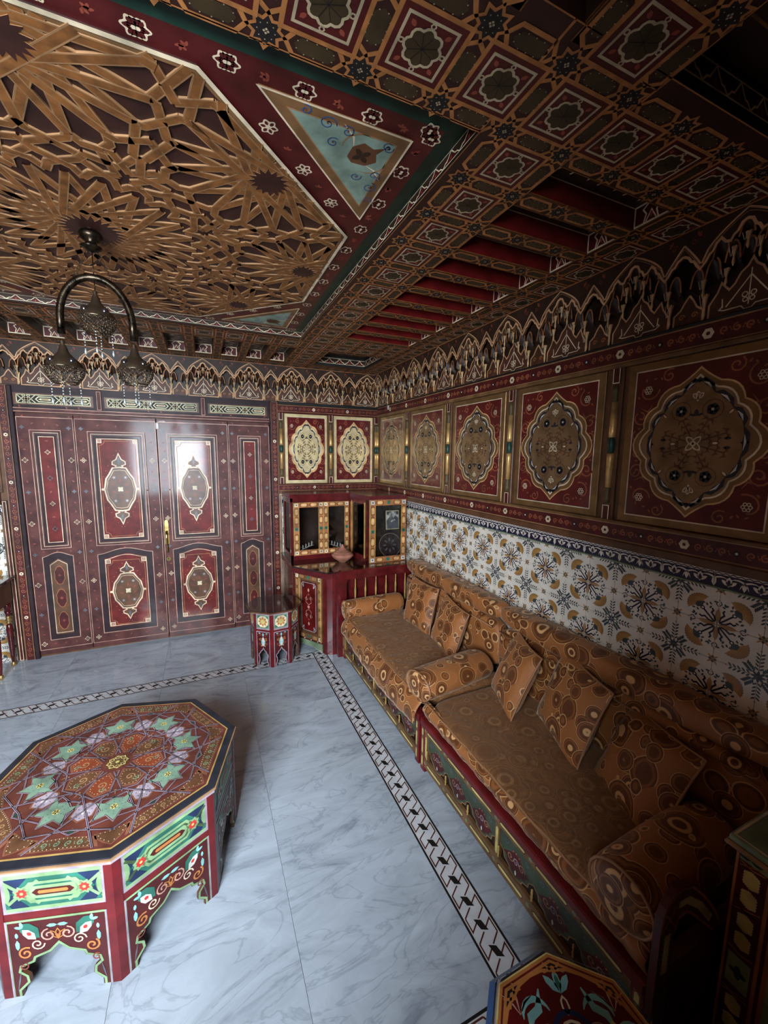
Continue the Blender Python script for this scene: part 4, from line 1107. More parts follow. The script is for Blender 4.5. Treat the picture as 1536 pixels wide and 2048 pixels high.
def knot(b, x, y, s, z):
    for k in range(3): b.stroke([(x, y+s*(k+.5)/3), (x+s, y+s*(k+.5)/3)], s*.10, 'pinkcream', z); b.stroke([(x+s*(k+.5)/3, y), (x+s*(k+.5)/3, y+s)], s*.10, 'pinkcream', z+EPS)
    b.box_line(x, y, x+s, y+s, s*.10, 'pinkcream', z)
def arch_rect(x0, y0, x1, y1, rise, n=10):
    P = [(x0, y0), (x1, y0), (x1, y1-rise)]
    for i in range(1, n): 
        t = i/n; P.append((x1+(x0-x1)*t, y1-rise+rise*(0.5-0.5*cos(2*pi*t))**0.8))
    P.append((x0, y1-rise)); return P
def leaf(x0, x1, kind, name='door_leaf'):
    t = B(); t.M = MB
    H0, H1 = 0.022, 1.942; t.box(x0+.0015, H0, 0.0, x1-.0015, H1, 0.022, 'maroon', 0.002); z = 0.022
    o = t.build(name, door)
    d = B(); d.M = MB; zz = z+EPS
    d.rect(x0+.004, 1.912, x1-.004, 1.917, 'pink', zz); d.rect(x0+.004, 0.060, x1-.004, 0.064, 'pink', zz)
    d.rect(x0+.003, 0.064, x0+.007, 1.912, 'pink', zz); d.rect(x1-.007, 0.064, x1-.003, 1.912, 'pink', zz)
    cx = (x0+x1)/2; w = x1-x0; st = 0.046 if kind else 0.036
    for k in range(8):
        y = 0.11+0.247*k
        for x in (x0+st-.002, x1-st+.002):
            if k % 2 == 0: quatre(d, x, y, 0.019, 'pinkcream', zz)
            else: flower(d, x, y, 0.016, 4, 'slate', zz, a0=0)
            trefoil(d, x+0.004, y+0.085, 0.012, 'brick', zz, k+x); trefoil(d, x-0.004, y+0.155, 0.011, 'brick', zz, 2*k+x)
    for k in range(3):
        trefoil(d, cx+(k-1)*w*.2, 0.100, 0.011, 'brick', zz, k); trefoil(d, cx+(k-1)*w*.22, 1.865, 0.012, 'brick', zz, k+.5)
        trefoil(d, cx+(k-1)*w*.25, 0.868, 0.011, 'brick', zz, k)
    d.build('painted_border', o)
    m = 0.088 if kind else 0.080
    a0, a1 = (x0+0.085, x1-0.085) if kind else (x0+0.078, x1-0.080)
    if kind == 2: a0, a1 = x0+0.070, x1-0.090
    # upper panel: stepped moulding, dark channel, raised red field
    p = B(); p.M = MB; y0, y1 = 0.893, 1.822
    for q, (e, hh, mt) in enumerate(((0, 0.034, 'maroon'), (0.022, 0.028, 'plum'), (0.040, 0.022, 'plum'))):
        pass
    def ringbox(e0, e1, h0, h1, mt):
        for r in ((a0+e0, y0+e0, a1-e0, y0+e1), (a0+e0, y1-e1, a1-e0, y1-e0), (a0+e0, y0+e1, a0+e1, y1-e1), (a1-e1, y0+e1, a1-e0, y1-e1)): p.box(r[0], r[1], h0, r[2], r[3], h1, mt)
    ringbox(0, 0.020, z, z+0.014, 'maroon'); ringbox(0.020, 0.034, z, z+0.008, 'darkred'); ringbox(0.034, 0.052 if kind else 0.046, z, z+0.001, 'plum')
    p.box_line(a0+.003, y0+.003, a1-.003, y1-.003, 0.0045, 'pink', z+0.014+EPS); p.box_line(a0+.022, y0+.022, a1-.022, y1-.022, 0.0035, 'cream', z+0.008+EPS)
    e = 0.052 if kind else 0.046
    p.box(a0+e, y0+e, z, a1-e, y1-e, z+0.006, 'panelred', 0.003); zf = z+0.006+EPS
    p.box_line(a0+e+.006, y0+e+.006, a1-e-.006, y1-e-.006, 0.005, 'cream', zf)
    if kind:
        f0, f1, g0, g1 = a0+e+.008, a1-e-.008, y0+e+.008, y1-e-.008; c = 0.030
        for fx, fy in ((f0, g0), (f1-c, g0), (f0, g1-c), (f1-c, g1-c)): knot(p, fx, fy, c, zf)
        k = [(f0+.014, g0+.05), (f0+.032, g0+.045), (f0+.045, g0+.032), (f0+.05, g0+.014)]
        fr = k+[(f0+f1-x, y) for x, y in k[::-1]]+[(f0+f1-x, g0+g1-y) for x, y in k]+[(x, g0+g1-y) for x, y in k[::-1]]
        p.stroke(fr, 0.0035, 'orange2', zf, True)
        cartouche(p, (f0+f1)/2, (g0+g1)/2, 0.112, 0.290, zf)
    else:
        for q in range(4): quatre(p, cx, y0+.16+q*.20, 0.017, ('slate', 'cream')[q % 2], zf); trefoil(p, cx, y0+.25+q*.2, 0.012, 'brick', zf, q)
    p.build('upper_panel', o)
    # lower panel with an arched head
    p = B(); p.M = MB; y0, y1 = 0.138, 0.862
    P = arch_rect(a0, y0, a1, y1, 0.045 if kind else 0.035)
    p.poly(P, 'plum', z+EPS); p.stroke(P, 0.005, 'pink', z+2*EPS, True)
    e = 0.045
    if kind:
        Q = arch_rect(a0+e, y0+e, a1-e, y1-e, 0.035); p.prism(Q, z, z+0.006, 'panelred'); zf = z+0.006+EPS; p.stroke(off(Q, .97, (a0+a1)/2, (y0+y1)/2), 0.004, 'cream', zf, True)
        f0, f1, g0, g1 = a0+e+.008, a1-e-.008, y0+e+.008, y1-e-.045; c = 0.034
        for fx, fy in ((f0, g0), (f1-c, g0), (f0, g1-c), (f1-c, g1-c)): knot(p, fx, fy, c, zf)
        k = [(f0+.012, g0+.05), (f0+.032, g0+.048), (f0+.048, g0+.032), (f0+.05, g0+.012)]
        fr = k+[(f0+f1-x, y) for x, y in k[::-1]]+[(f0+f1-x, g0+g1-y) for x, y in k]+[(x, g0+g1-y) for x, y in k[::-1]]
        p.stroke(fr, 0.004, 'orange2', zf, True)
        cartouche(p, (f0+f1)/2, (g0+g1)/2+.01, 0.112, 0.250, zf)
    else:
        Q = [(a0+e, y0+e), (a1-e, y0+e), (a1-e, y1-e-.05), ((a0+a1)/2, y1-e-.012), (a0+e, y1-e-.05)]
        Q = [(a0+.042, y0+.042), (a1-.042, y0+.042), (a1-.042, y1-.09), ((a0+a1)/2, y1-.05), (a0+.042, y1-.09)]
        p.prism(Q, z, z+.004, 'brown'); zf = z+.004+EPS; p.stroke(off(Q, .96, (a0+a1)/2, (y0+y1)/2), 0.004, 'pinkcream', zf, True)
        mx = (a0+a1)/2; hw = (a1-a0)/2-.054
        for q in range(3):
            cy = y0+.155+q*.19; E = [(mx+hw*.8*cos(t*pi/8)*(1 if t % 2 else .86), cy+.075*sin(t*pi/8)) for t in range(16)]
            p.poly(E, 'darkred', zf); p.stroke(E, 0.004, 'orange2', zf+EPS, True); flower(p, mx, cy, 0.012, 4, 'brick', zf+EPS)
    p.build('lower_panel', o)
    return o
leaf(-2.962, -2.606, 0); L2 = leaf(-2.604, -2.036, 1); L3 = leaf(-2.034, -1.476, 2); L4 = leaf(-1.474, -1.114, 0)
# the right-hand leaves stand a touch ajar, each turned about its hinge side
L2.matrix_basis = T(-2.604, 0, 0) @ RZ(radians(-2.0)) @ T(2.604, 0, 0); L3.matrix_basis = T(-1.476, -0.024, 0) @ RZ(radians(-2.4)) @ T(1.476, 0, 0); L4.matrix_basis = T(-1.114, -0.012, 0) @ RZ(radians(-1.8)) @ T(1.114, 0, 0)
# handle, lock plate, latch and small knobs
b = B(); b.M = MB
b.prism([(-2.020, 0.87), (-1.990, 0.87), (-1.990, 1.05), (-1.993, 1.075), (-2.005, 1.085), (-2.017, 1.075), (-2.020, 1.05)], 0.022, 0.027, 'brass')
b.tube([(-2.005, 0.98, 0.027), (-2.005, 0.985, 0.055), (-2.005, 0.955, 0.068), (-2.005, 0.90, 0.066), (-2.005, 0.84, 0.060), (-2.005, 0.80, 0.063)], [0.008, 0.008, 0.0075, 0.007, 0.006, 0.004], 'brass', 8)
b.box(-2.018, 0.955, 0.027, -1.992, 0.962, 0.030, 'oldmetal'); b.disc(-2.005, 0.905, 0.005, 'black', 0.0275, 8)
b.build('door_handle', L3)
b = B(); b.M = MB; b.prism(sh(lobed(0.017, 8, .1, 24), -2.003, 0.735), 0.022, 0.026, 'brass'); b.disc(-2.003, 0.735, 0.006, 'oldmetal', 0.0265, 8); b.build('lock_rosette', L3)
b = B(); b.M = MB; b.box(-2.040, 1.855, 0.022, -2.016, 1.908, 0.034, 'white', 0.003); b.box(-2.010, 1.917, 0.022, -1.965, 1.924, 0.04, 'white', 0.002); b.build('bolt', L3)
for x in (-2.668, -2.128, -1.960, -1.402):
    b = B(); b.M = MB; b.M = b.M @ T(x, 1.345, 0.036); b.ball(0, 0, 0, 0.006, 'gold', 8); b.build('knob', L2 if x < -2.04 else L3)
b = B(); b.M = MR; b.box(0.292, 2.100, 0.020, 0.318, 2.150, 0.030, 'white', 0.003)
tag(b.build('motion_sensor'), 'small white plastic sensor high on the right wall near the far corner', 'sensor')
# ================================================================ FURNITURE HELPERS
def ID(): return Matrix.Identity(4)
def octo(R, a0=0.0): return [(R*cos(a0+i*pi/4), R*sin(a0+i*pi/4)) for i in range(8)]
def softbox(b, lx, ly, lz, mat, seed=0, p=5.0, nu=28, nv=14, wr=0.006, sag=0.0):
    rnd = random.Random(seed); ph = [(rnd.uniform(4, 14), rnd.uniform(4, 14), rnd.uniform(0, 6)) for _ in range(5)]
    def se(c): return (1 if c >= 0 else -1)*abs(c)**(2/p)
    v = []
    for j in range(nv+1):
        f = -pi/2+pi*j/nv
        for i in range(nu):
            t = 2*pi*(i+0.5)/nu
            x, y, z = se(cos(f))*se(cos(t)), se(cos(f))*se(sin(t)), se(sin(f))
            w = sum(sin(a*x*lx*2+c*y*ly*2+d) for a, c, d in ph)*wr/3
            zz = z*lz+w*(1 if z > 0 else .4)
            if sag and z > 0: zz -= sag*(1-x*x)*(1-y*y)
            v.append((x*lx+w*.5, y*ly+w*.5, zz))
    fs = [[j*nu+i, j*nu+(i+1) % nu, (j+1)*nu+(i+1) % nu, (j+1)*nu+i] for j in range(nv) for i in range(nu)]
    b.add(v, fs, mat, True)
def pillow_mesh(w, h, t, seed=0, mat='brocade'):
    b = B(); n = 14; rnd = random.Random(seed); k = [(rnd.uniform(5, 12), rnd.uniform(5, 12), rnd.uniform(0, 6)) for _ in range(4)]
    def P(u, v, s):
        x = u*w/2*(1-0.07*(1-v*v)*abs(u)); y = v*h/2*(1-0.07*(1-u*u)*abs(v))
        e = max(0, (1-u**4))**.55*max(0, (1-v**4))**.55
        z = s*t/2*e*(1+0.06*sum(sin(a*u+c*v+d) for a, c, d in k)/2)
        return (x, y, z)
    for s in (1, -1):
        vs = [P(-1+2*i/n, -1+2*j/n, s) for j in range(n+1) for i in range(n+1)]
        fs = [[j*(n+1)+i, j*(n+1)+i+1, (j+1)*(n+1)+i+1, (j+1)*(n+1)+i] for j in range(n) for i in range(n)]
        if s < 0: fs = [f[::-1] for f in fs]
        b.add(vs, fs, mat, True)
    E = [P(-1+2*i/n, -1, 0) for i in range(n)]+[P(1, -1+2*i/n, 0) for i in range(n)]+[P(1-2*i/n, 1, 0) for i in range(n)]+[P(-1, 1-2*i/n, 0) for i in range(n)]
    c = B(); c.tube(E, 0.005, 'piping', 5, True)
    return b, c
def inlay_frame(b, w, h, fwid, z, base='umber', loz='ochrelight', n_h=4, n_w=2, corner='cream'):
    b.box(0, 0, 0, w, fwid, z, base); b.box(0, h-fwid, 0, w, h, z, base); b.box(0, fwid, 0, fwid, h-fwid, z, base); b.box(w-fwid, fwid, 0, w, h-fwid, z, base)
    e = z+EPS
    for (x, y) in ((0, 0), (w-fwid, 0), (0, h-fwid), (w-fwid, h-fwid)):
        b.rect(x+fwid*.15, y+fwid*.15, x+fwid*.85, y+fwid*.85, corner, e); b.disc(x+fwid/2, y+fwid/2, fwid*.14, 'black', e+EPS, 6)
    def cells(L, n, put):
        p = L/n
        for i in range(n):
            c = p*(i+.5)
            if n > 2 and i == n//2 and n % 2: put(c, 'sq', p)
            else: put(c, 'hex', p)
    def puth(y0):
        def f(c, k, p):
            x = fwid+c
            if k == 'hex':
                for q, m, ee in ((.46, 'darkbrown', e), (.40, 'orange', e+EPS), (.30, loz, e+2*EPS)):
                    a = p*q; r = fwid*q*.85; b.poly([(x-a, y0), (x-a*.7, y0+r), (x+a*.7, y0+r), (x+a, y0), (x+a*.7, y0-r), (x-a*.7, y0-r)], m, ee)
            else: b.rect(x-fwid*.3, y0-fwid*.3, x+fwid*.3, y0+fwid*.3, 'midgreen', e)
        return f
    def putv(x0):
        def f(c, k, p):
            y = fwid+c
            if k == 'hex':
                for q, m, ee in ((.46, 'darkbrown', e), (.40, 'orange', e+EPS), (.30, loz, e+2*EPS)):
                    a = p*q; r = fwid*q*.85; b.poly([(x0, y-a), (x0+r, y-a*.7), (x0+r, y+a*.7), (x0, y+a), (x0-r, y+a*.7), (x0-r, y-a*.7)], m, ee)
            else:
                b.rect(x0-fwid*.3, y-fwid*.3, x0+fwid*.3, y+fwid*.3, 'midgreen', e); b.disc(x0, y, fwid*.12, 'black', e+EPS, 6)
        return f
    cells(w-2*fwid, n_w, puth(fwid/2)); cells(w-2*fwid, n_w, puth(h-fwid/2)); cells(h-2*fwid, n_h, putv(fwid/2)); cells(h-2*fwid, n_h, putv(w-fwid/2))

def arch_open(w, hleg, apex, foot):
    """half outline of a mihrab opening, from the left foot to the apex; w = half width"""
    return [(-w, 0), (-w, foot*.25), (-w*.78, foot*.55), (-w*.80, foot*.8), (-w*.96, foot), (-w*.92, foot+(apex-foot)*.22), (-w*.62, foot+(apex-foot)*.36), (-w*.58, foot+(apex-foot)*.52), (-w*.22, foot+(apex-foot)*.70), (0, apex)]
def arch_panel(b, L, H, opn, th, mat, edge, edge_w=0.006):
    """panel of width L centred on 0 with an arched opening cut out"""
    R = [(-x, y) for x, y in opn[-2::-1]]; O = opn+R
    P = [(-L/2, 0), (-L/2, H), (L/2, H), (L/2, 0)]+[(x, y) for x, y in O[::-1]]
    b.prism(P, -th, 0.0, mat, 'brown'); b.stroke([(x, y+ (0.0 if y else 0.0)) for x, y in [(p[0]*1.06, p[1]*1.02) for p in O]], edge_w, edge, EPS)
    b.stroke([(-L/2+edge_w*.6, 0), (-L/2+edge_w*.6, H-edge_w*.6), (L/2-edge_w*.6, H-edge_w*.6), (L/2-edge_w*.6, 0)], edge_w, edge, EPS)

def octo_table(name, label, cat, x, y, H, R, Rt, a0, kind, group=None):
    t = thing(name, label, cat, T(x, y, 0) @ RZ(a0), group)
    side = 2*R*sin(pi/8); ap = R*cos(pi/8)
    leg = B(); lw = 0.024 if kind == 'coffee' else 0.017
    # corner post with the octagon's bend
    leg.prism([(R, 0), (R-lw*sin(pi/8), lw*cos(pi/8)), (R-lw*sin(pi/8)-.014, lw*cos(pi/8)-.004), (R-.018, 0), (R-lw*sin(pi/8)-.014, -lw*cos(pi/8)+.004), (R-lw*sin(pi/8), -lw*cos(pi/8))], 0, H-0.022, 'red')
    lm = leg.mesh('leg')
    p = B(); L = side-2*lw+.002
    if kind == 'coffee':
        h0, h1, h2 = 0.268, 0.290, H-0.024
        p.box(-L/2, h0, -0.012, L/2, h1, -0.001, 'red')
        f = B(); f.box(-L/2, h1-0.004, -0.012, L/2, h2, -0.002, 'lilac'); z = -0.002+EPS
        a, c, d, e = -L/2+.010, L/2-.010, h1+.006, h2-.010; m = (d+e)/2
        f.rect(a, d, c, e, 'lightgreen', z); f.rect(a+.014, d+.012, c-.014, e-.012, 'midgreen', z+EPS)
        for s in (-1, 1):
            f.poly([(s*L*.46, d+.012), (s*L*.24, d+.012), (s*L*.40, m)], 'navy', z+2*EPS); f.poly([(s*L*.46, e-.012), (s*L*.24, e-.012), (s*L*.40, m)], 'navy', z+2*EPS)
            cx = s*L*.30
            for k in range(4): f.stroke([(cx+.056*cos(k*pi/2+pi/4)*1.15, m+.056*sin(k*pi/2+pi/4)), (cx-.056*cos(k*pi/2+pi/4)*1.15, m-.056*sin(k*pi/2+pi/4))], .0095, 'lightgreen', z+3*EPS)
            f.poly([(cx+(.026 if i % 2 else .019)*cos(i*pi/8), m+(.026 if i % 2 else .019)*sin(i*pi/8)) for i in range(16)], 'lightgreen', z+4*EPS)
            f.poly([(cx+(.016 if i % 2 else .012)*cos(i*pi/8), m+(.016 if i % 2 else .012)*sin(i*pi/8)) for i in range(16)], 'scarlet', z+5*EPS)
            f.disc(cx, m, .005, 'yellow', z+6*EPS, 6)
            f.poly([(s*L*.46, d+.014), (s*L*.40, d+.014), (s*L*.46, d+.034)], 'midgreen', z+4*EPS)
        f.stroke([(-.088, m), (-.062, m-.031), (.062, m-.031), (.088, m), (.062, m+.031), (-.062, m+.031)], .009, 'lightgreen', z+4*EPS, True)
        f.poly([(-.075, m), (-.055, m-.021), (.055, m-.021), (.075, m), (.055, m+.021), (-.055, m+.021)], 'lightgreen', z+4*EPS)
        f.poly([(-.058, m), (-.046, m-.011), (.046, m-.011), (.058, m), (.046, m+.011), (-.046, m+.011)], 'darkred', z+5*EPS)
        f.poly([(-.042, m), (-.038, m-.0055), (.038, m-.0055), (.042, m), (.038, m+.0055), (-.038, m+.0055)], 'orange', z+6*EPS)
        ap_ = B(); arch_panel(ap_, L, h0, arch_open(L*.40, 0, 0.172, 0.085), 0.010, 'darkred', 'lightgreen', 0.007); z = 2*EPS
        for s in (-1, 1):
            ap_.stroke([(s*(L/2-.004), 0), (s*(L/2-.004), h0)], .005, 'lilac', z+EPS)
            ap_.stroke(spiral(s*.026, .205, .022, pi/2, -s*1.4, 16), .0045, 'pink', z); ap_.stroke(spiral(s*.058, .178, .020, 0, s*1.4, 16), .004, 'cream', z)
            ap_.stroke(spiral(s*.092, .150, .022, 1, -s*1.4, 16), .0055, 'orange', z); ap_.stroke(spiral(s*.102, .105, .014, 1, s*1.2, 12), .004, 'brick', z)
            petal(ap_, s*.060, .196, pi/2-s*.75, .052, .026, 'white', z+EPS); petal(ap_, s*.072, .212, pi/2-s*.75, .016, .012, 'scarlet', z+2*EPS)
            petal(ap_, s*.050, .200, pi/2-s*.75, .075, .044, 'midgreen', z); petal(ap_, s*.094, .240, pi/2-s*.2, .022, .010, 'aqua', z+EPS); petal(ap_, s*.094, .240, pi/2-s*1.3, .022, .010, 'aqua', z+EPS)
            petal(ap_, s*.030, .238, pi if s > 0 else 0, .030, .012, 'aqua', z); petal(ap_, s*.112, .200, -pi/2, .036, .012, 'aqua', z); petal(ap_, s*.112, .205, pi/2, .02, .009, 'aqua', z)
            ap_.stroke([(s*.125, .02), (s*.118, .055), (s*.112, .085)], .005, 'slate', z, taper=True)
        for k in (-1, 0, 1): petal(ap_, 0, .190, pi/2+k*.6, .034, .012, 'orange', z, .003)
        fm, am, pm = f.mesh('frieze_panel'), ap_.mesh('arch_panel'), p.mesh('rail')
        parts = ((fm, 'frieze_panel'), (am, 'arch_panel'), (pm, 'rail'))
    else:
        h0, h1, h2 = 0.288, 0.302, H-0.022
        p.box(-L/2, h0, -0.012, L/2, h1, -0.001, 'red')
        f = B(); f.box(-L/2, h1-0.002, -0.012, L/2, h2, -0.002, 'lilac'); z = -0.002+EPS; m = (h1+h2)/2; s_ = min(L/2-.006, (h2-h1)/2-.004)
        f.rect(-s_, m-s_, s_, m+s_, 'sage', z); f.rect(-s_*.84, m-s_*.84, s_*.84, m+s_*.84, 'cream', z+EPS)
        for i in range(4): f.poly([(s_*.84*(1 if i in (0, 3) else -1), m+s_*.84*(1 if i < 2 else -1)), (s_*.4*(1 if i in (0, 3) else -1), m+s_*.84*(1 if i < 2 else -1)), (s_*.84*(1 if i in (0, 3) else -1), m+s_*.4*(1 if i < 2 else -1))], 'midgreen', z+2*EPS)
        for i in range(8): petal(f, 0, m, i*pi/4, s_*.75, s_*.34, 'orange', z+2*EPS); 
        flower(f, 0, m, s_*.4, 6, 'yellow', z+3*EPS)
        ap_ = B(); arch_panel(ap_, L, h0, arch_open(L*.34, 0, 0.150, 0.085), 0.010, 'darkred', 'lilac', 0.006); z = 2*EPS
        petal(ap_, 0, .245, -pi/2, .05, .02, 'white', z+EPS); petal(ap_, 0, .235, -pi/2, .07, .036, 'aqua', z); petal(ap_, 0, .205, -pi/2, .04, .014, 'white', z+2*EPS); petal(ap_, 0, .245, pi/2, .03, .014, 'aqua', z)
        for s in (-1, 1):
            for k in range(3): ap_.stroke(spiral(s*.026, .185+.038*k, .013, k, s*1.2, 10), .004, ('brick', 'orange', 'brick')[k], z)
            petal(ap_, s*.022, .272, 0 if s > 0 else pi, .018, .01, 'aqua', z); petal(ap_, s*.02, .165, pi/2+s, .02, .01, 'pink', z)
        parts = ((f.mesh('frieze_panel'), 'frieze_panel'), (ap_.mesh('arch_panel'), 'arch_panel'), (p.mesh('rail'), 'rail'))
    for i in range(8):
        obj('leg', lm, t, RZ(i*pi/4))
        a = pi/8+i*pi/4
        F = Matrix(((-sin(a), 0, cos(a), ap*cos(a)-.001*cos(a)), (cos(a), 0, sin(a), ap*sin(a)-.001*sin(a)), (0, 1, 0, 0), (0, 0, 0, 1)))
        for me, nm in parts: obj(nm, me, t, F)
    return t
# ================================================================ COFFEE TABLE
ct = octo_table('coffee_table', 'low octagonal coffee table painted with star patterns, red legs and green side panels', 'table', -2.055, -2.245, 0.452, 0.430, 0.437, radians(6.5), 'coffee')
b = B(); H = 0.452
b.prism(octo(0.437), H-0.024, H-0.010, 'lilac'); b.prism(octo(0.443), H-0.010, H-0.005, 'tan'); b.prism(octo(0.437), H-0.005, H, 'ink')
top = b.build('tabletop', ct)
b = B(); z = H+EPS; b.M = RZ(0)
b.poly(octo(0.408), 'goldpaint', z); b.poly(octo(0.402), 'dustybrown', z+EPS); z += EPS

z += EPS
def orn_cell(P, fill, rim, z, dots=True, n=0):
    cx, cy = sum(p[0] for p in P)/len(P), sum(p[1] for p in P)/len(P)
    b.poly(P, rim, z); b.poly(off(P, .86, cx, cy), fill, z+EPS)
    if dots:
        Q = off(P, .76, cx, cy); m = len(Q)
        for i in range(m):
            a, c = Q[i], Q[(i+1) % m]; l = hypot(a[0]-c[0], a[1]-c[1]); k = max(1, int(l/.011))
            for j in range(k): t = (j+.5)/k; b.disc(a[0]+(c[0]-a[0])*t, a[1]+(c[1]-a[1])*t, .0018, 'cream', z+2*EPS, 4)
def dbl(P, closed=False, w=.0105):
    w *= .8
    b.stroke(P, w*1.5, 'darkred', z+3*EPS, closed); b.stroke(P, w, 'lilac', z+4*EPS, closed); b.stroke(P, w*.42, 'ink', z+5*EPS, closed)
for k in range(8):
    b.M = RZ(k*pi/4+pi/8)
    ra = .40*cos(pi/8)
    # outer border cartouches along the side and over the corner
    orn_cell([(ra-.008, -.112), (ra-.008, .112), (ra-.046, .088), (ra-.052, 0), (ra-.046, -.088)], 'brown', 'rust', z)
    for s in (-1, 1): scroll(b, ra-.030, 0, ra-.028, s*.07, ('tan', 'sage')[k % 2], z+2*EPS, 2, .0035, .010)
    # petals of the central star
    orn_cell([(.052, 0), (.088, -.033), (.142, -.041), (.170, 0), (.142, .041), (.088, .033)], 'brick2' if k % 2 else 'brown', 'rust', z)
    b.stroke(spiral(.115, 0, .018, 0, 1.4, 12), .004, 'tan', z+2*EPS); b.stroke(spiral(.135, .01, .012, 2, -1.2, 10), .0035, 'sage', z+2*EPS)
    # lilac hexagons
    orn_cell([(.182, 0), (.198, -.034), (.244, -.037), (.268, 0), (.244, .037), (.198, .034)], 'lilac', 'rust', z, False)
    for i in range(10): b.disc(.224+.027*cos(i*pi/5), .021*sin(i*pi/5), .0022, 'ink', z+2*EPS, 4)
    flower(b, .224, 0, .013, 4, 'white', z+2*EPS)
    b.poly([(.285, 0), (.302, -.016), (.320, 0), (.302, .016)], 'rust', z); b.poly([(.288, 0), (.302, -.012), (.316, 0), (.302, .012)], 'green', z+EPS)
    dbl([(.175, -.082), (.182, 0-.034), (.270, -.05)], w=.007); dbl([(.175, .082), (.182, .034), (.270, .05)], w=.007)
    dbl([(.345, -.040), (.272, -.005), (.345, .040)], w=.006) if False else None
    dbl([(ra-.002, -.098), (.150, .045)], w=.007); dbl([(ra-.002, .098), (.150, -.045)], w=.007)
    dbl([(.045, -.028), (.168, -.046)], w=.005); dbl([(.045, .028), (.168, .046)], w=.005)
    dbl([(ra-.062, -.135), (ra-.075, 0), (ra-.062, .135)], w=.006)
    b.M = RZ(k*pi/4)
    # mint stars between them
    S = [(.190, 0), (.205, -.028), (.186, -.058), (.232, -.040), (.268, -.066), (.262, -.022), (.300, 0), (.262, .022), (.268, .066), (.232, .040), (.186, .058), (.205, .028)]
    S = off(S, .92, .240, 0); b.poly(off(S, 1.12, .240, 0), 'lilac', z+3*EPS); b.poly(off(S, 1.06, .240, 0), 'darkred', z+4*EPS); b.poly(S, 'mint', z+5*EPS)
    rnd = random.Random(k)
    for i in range(16): b.disc(.235+.022*cos(i*pi/4)*(1+i//8*.5), .022*sin(i*pi/4)*(1+i//8*.5), .0022, 'midgreen', z+6*EPS, 4)
    flower(b, .235, 0, .012, 5, 'yellow', z+6*EPS)
    orn_cell([(.375, -.020), (.392, 0), (.375, .020), (.345, .045), (.325, .050), (.332, 0), (.325, -.050), (.345, -.045)], 'brown', 'rust', z)
    b.poly([(.15, -.004), (.178, 0), (.15, .004)], 'tan', z+2*EPS)

b.M = ID()
for rr_ in (.312, .176):
    Q_ = [(rr_*(1.0 if i % 2 else .90)*cos(pi/8*i), rr_*(1.0 if i % 2 else .90)*sin(pi/8*i)) for i in range(16)]
    b.stroke(Q_, .008, 'darkred', z+2*EPS, True); b.stroke(Q_, .0042, 'lilac', z+2.5*EPS, True); b.stroke(Q_, .0016, 'ink', z+3*EPS, True)
b.poly([(.045*(1 if i % 2 else .62)*cos(i*pi/8), .045*(1 if i % 2 else .62)*sin(i*pi/8)) for i in range(16)], 'brown', z+4*EPS); flower(b, 0, 0, .036, 8, 'yellow', z+5*EPS, .003)
for k in range(8): b.disc(.03*cos(k*pi/4), .03*sin(k*pi/4), .002, 'cream', z+5*EPS, 4)
b.build('painted_top', ct)

# ================================================================ STOOLS
s1 = octo_table('octagonal_stool', 'small octagonal side table with a dark glossy top beside the corner cabinet', 'side table', -1.212, -0.713, 0.455, 0.196, 0.22, radians(-16), 'stool')
b = B(); b.prism(octo(0.212), 0.433, 0.441, 'lilac'); b.prism(octo(0.224), 0.441, 0.452, 'brown'); b.prism(octo(0.220), 0.452, 0.456, 'darkwood'); b.build('tabletop', s1)
s2 = octo_table('octagonal_stool', 'octagonal side table with a blue-rimmed red flowered top, at the bottom edge', 'side table', -1.062, -3.560, 0.455, 0.190, 0.21, radians(-22.5+0.4), 'stool')
b = B(); b.prism(octo(0.205), 0.433, 0.441, 'lilac')
n = 8; O1, O2 = octo(0.212), octo(0.198); vs = [(x, y, .441) for x, y in O1]+[(x, y, .456) for x, y in O2]
b.add(vs, [[i, (i+1) % 8, 8+(i+1) % 8, 8+i] for i in range(8)], 'blue')
b.prism(octo(0.190), .440, .459, 'yellow'); b.prism(octo(0.186), .459, .4592, 'red'); b.build('tabletop', s2)
b = B(); z = .4592+EPS
b.stroke(octo(.183), .006, 'orange', z, True); b.poly(octo(.176), 'black', z); b.stroke(octo(.172), .006, 'orange', z+EPS, True)
P = []
for k in range(8):
    A = (.166*cos(k*pi/4), .166*sin(k*pi/4)); C = (.166*cos((k+1)*pi/4), .166*sin((k+1)*pi/4))
    P.append((A[0]*.93, A[1]*.93)); P.append((A[0]*.75+C[0]*.25, A[1]*.75+C[1]*.25)); P.append(((A[0]+C[0])/2*1.02, (A[1]+C[1])/2*1.02)); P.append((A[0]*.25+C[0]*.75, A[1]*.25+C[1]*.75))
b.poly(P, 'fieldred', z+2*EPS); b.stroke(P, .0065, 'orange', z+3*EPS, True)
for k in range(8):
    b.M = RZ(k*pi/4); b.stroke([(.168, -.02), (.150, 0), (.168, .02)], .005, 'orange', z+4*EPS); b.stroke([(.150, -.024), (.160, 0), (.150, .024)], .005, 'orange', z+4*EPS)
b.M = T(0, .012, 0) @ Matrix.Diagonal((1.22, 1.22, 1, 1)); z += 3*EPS
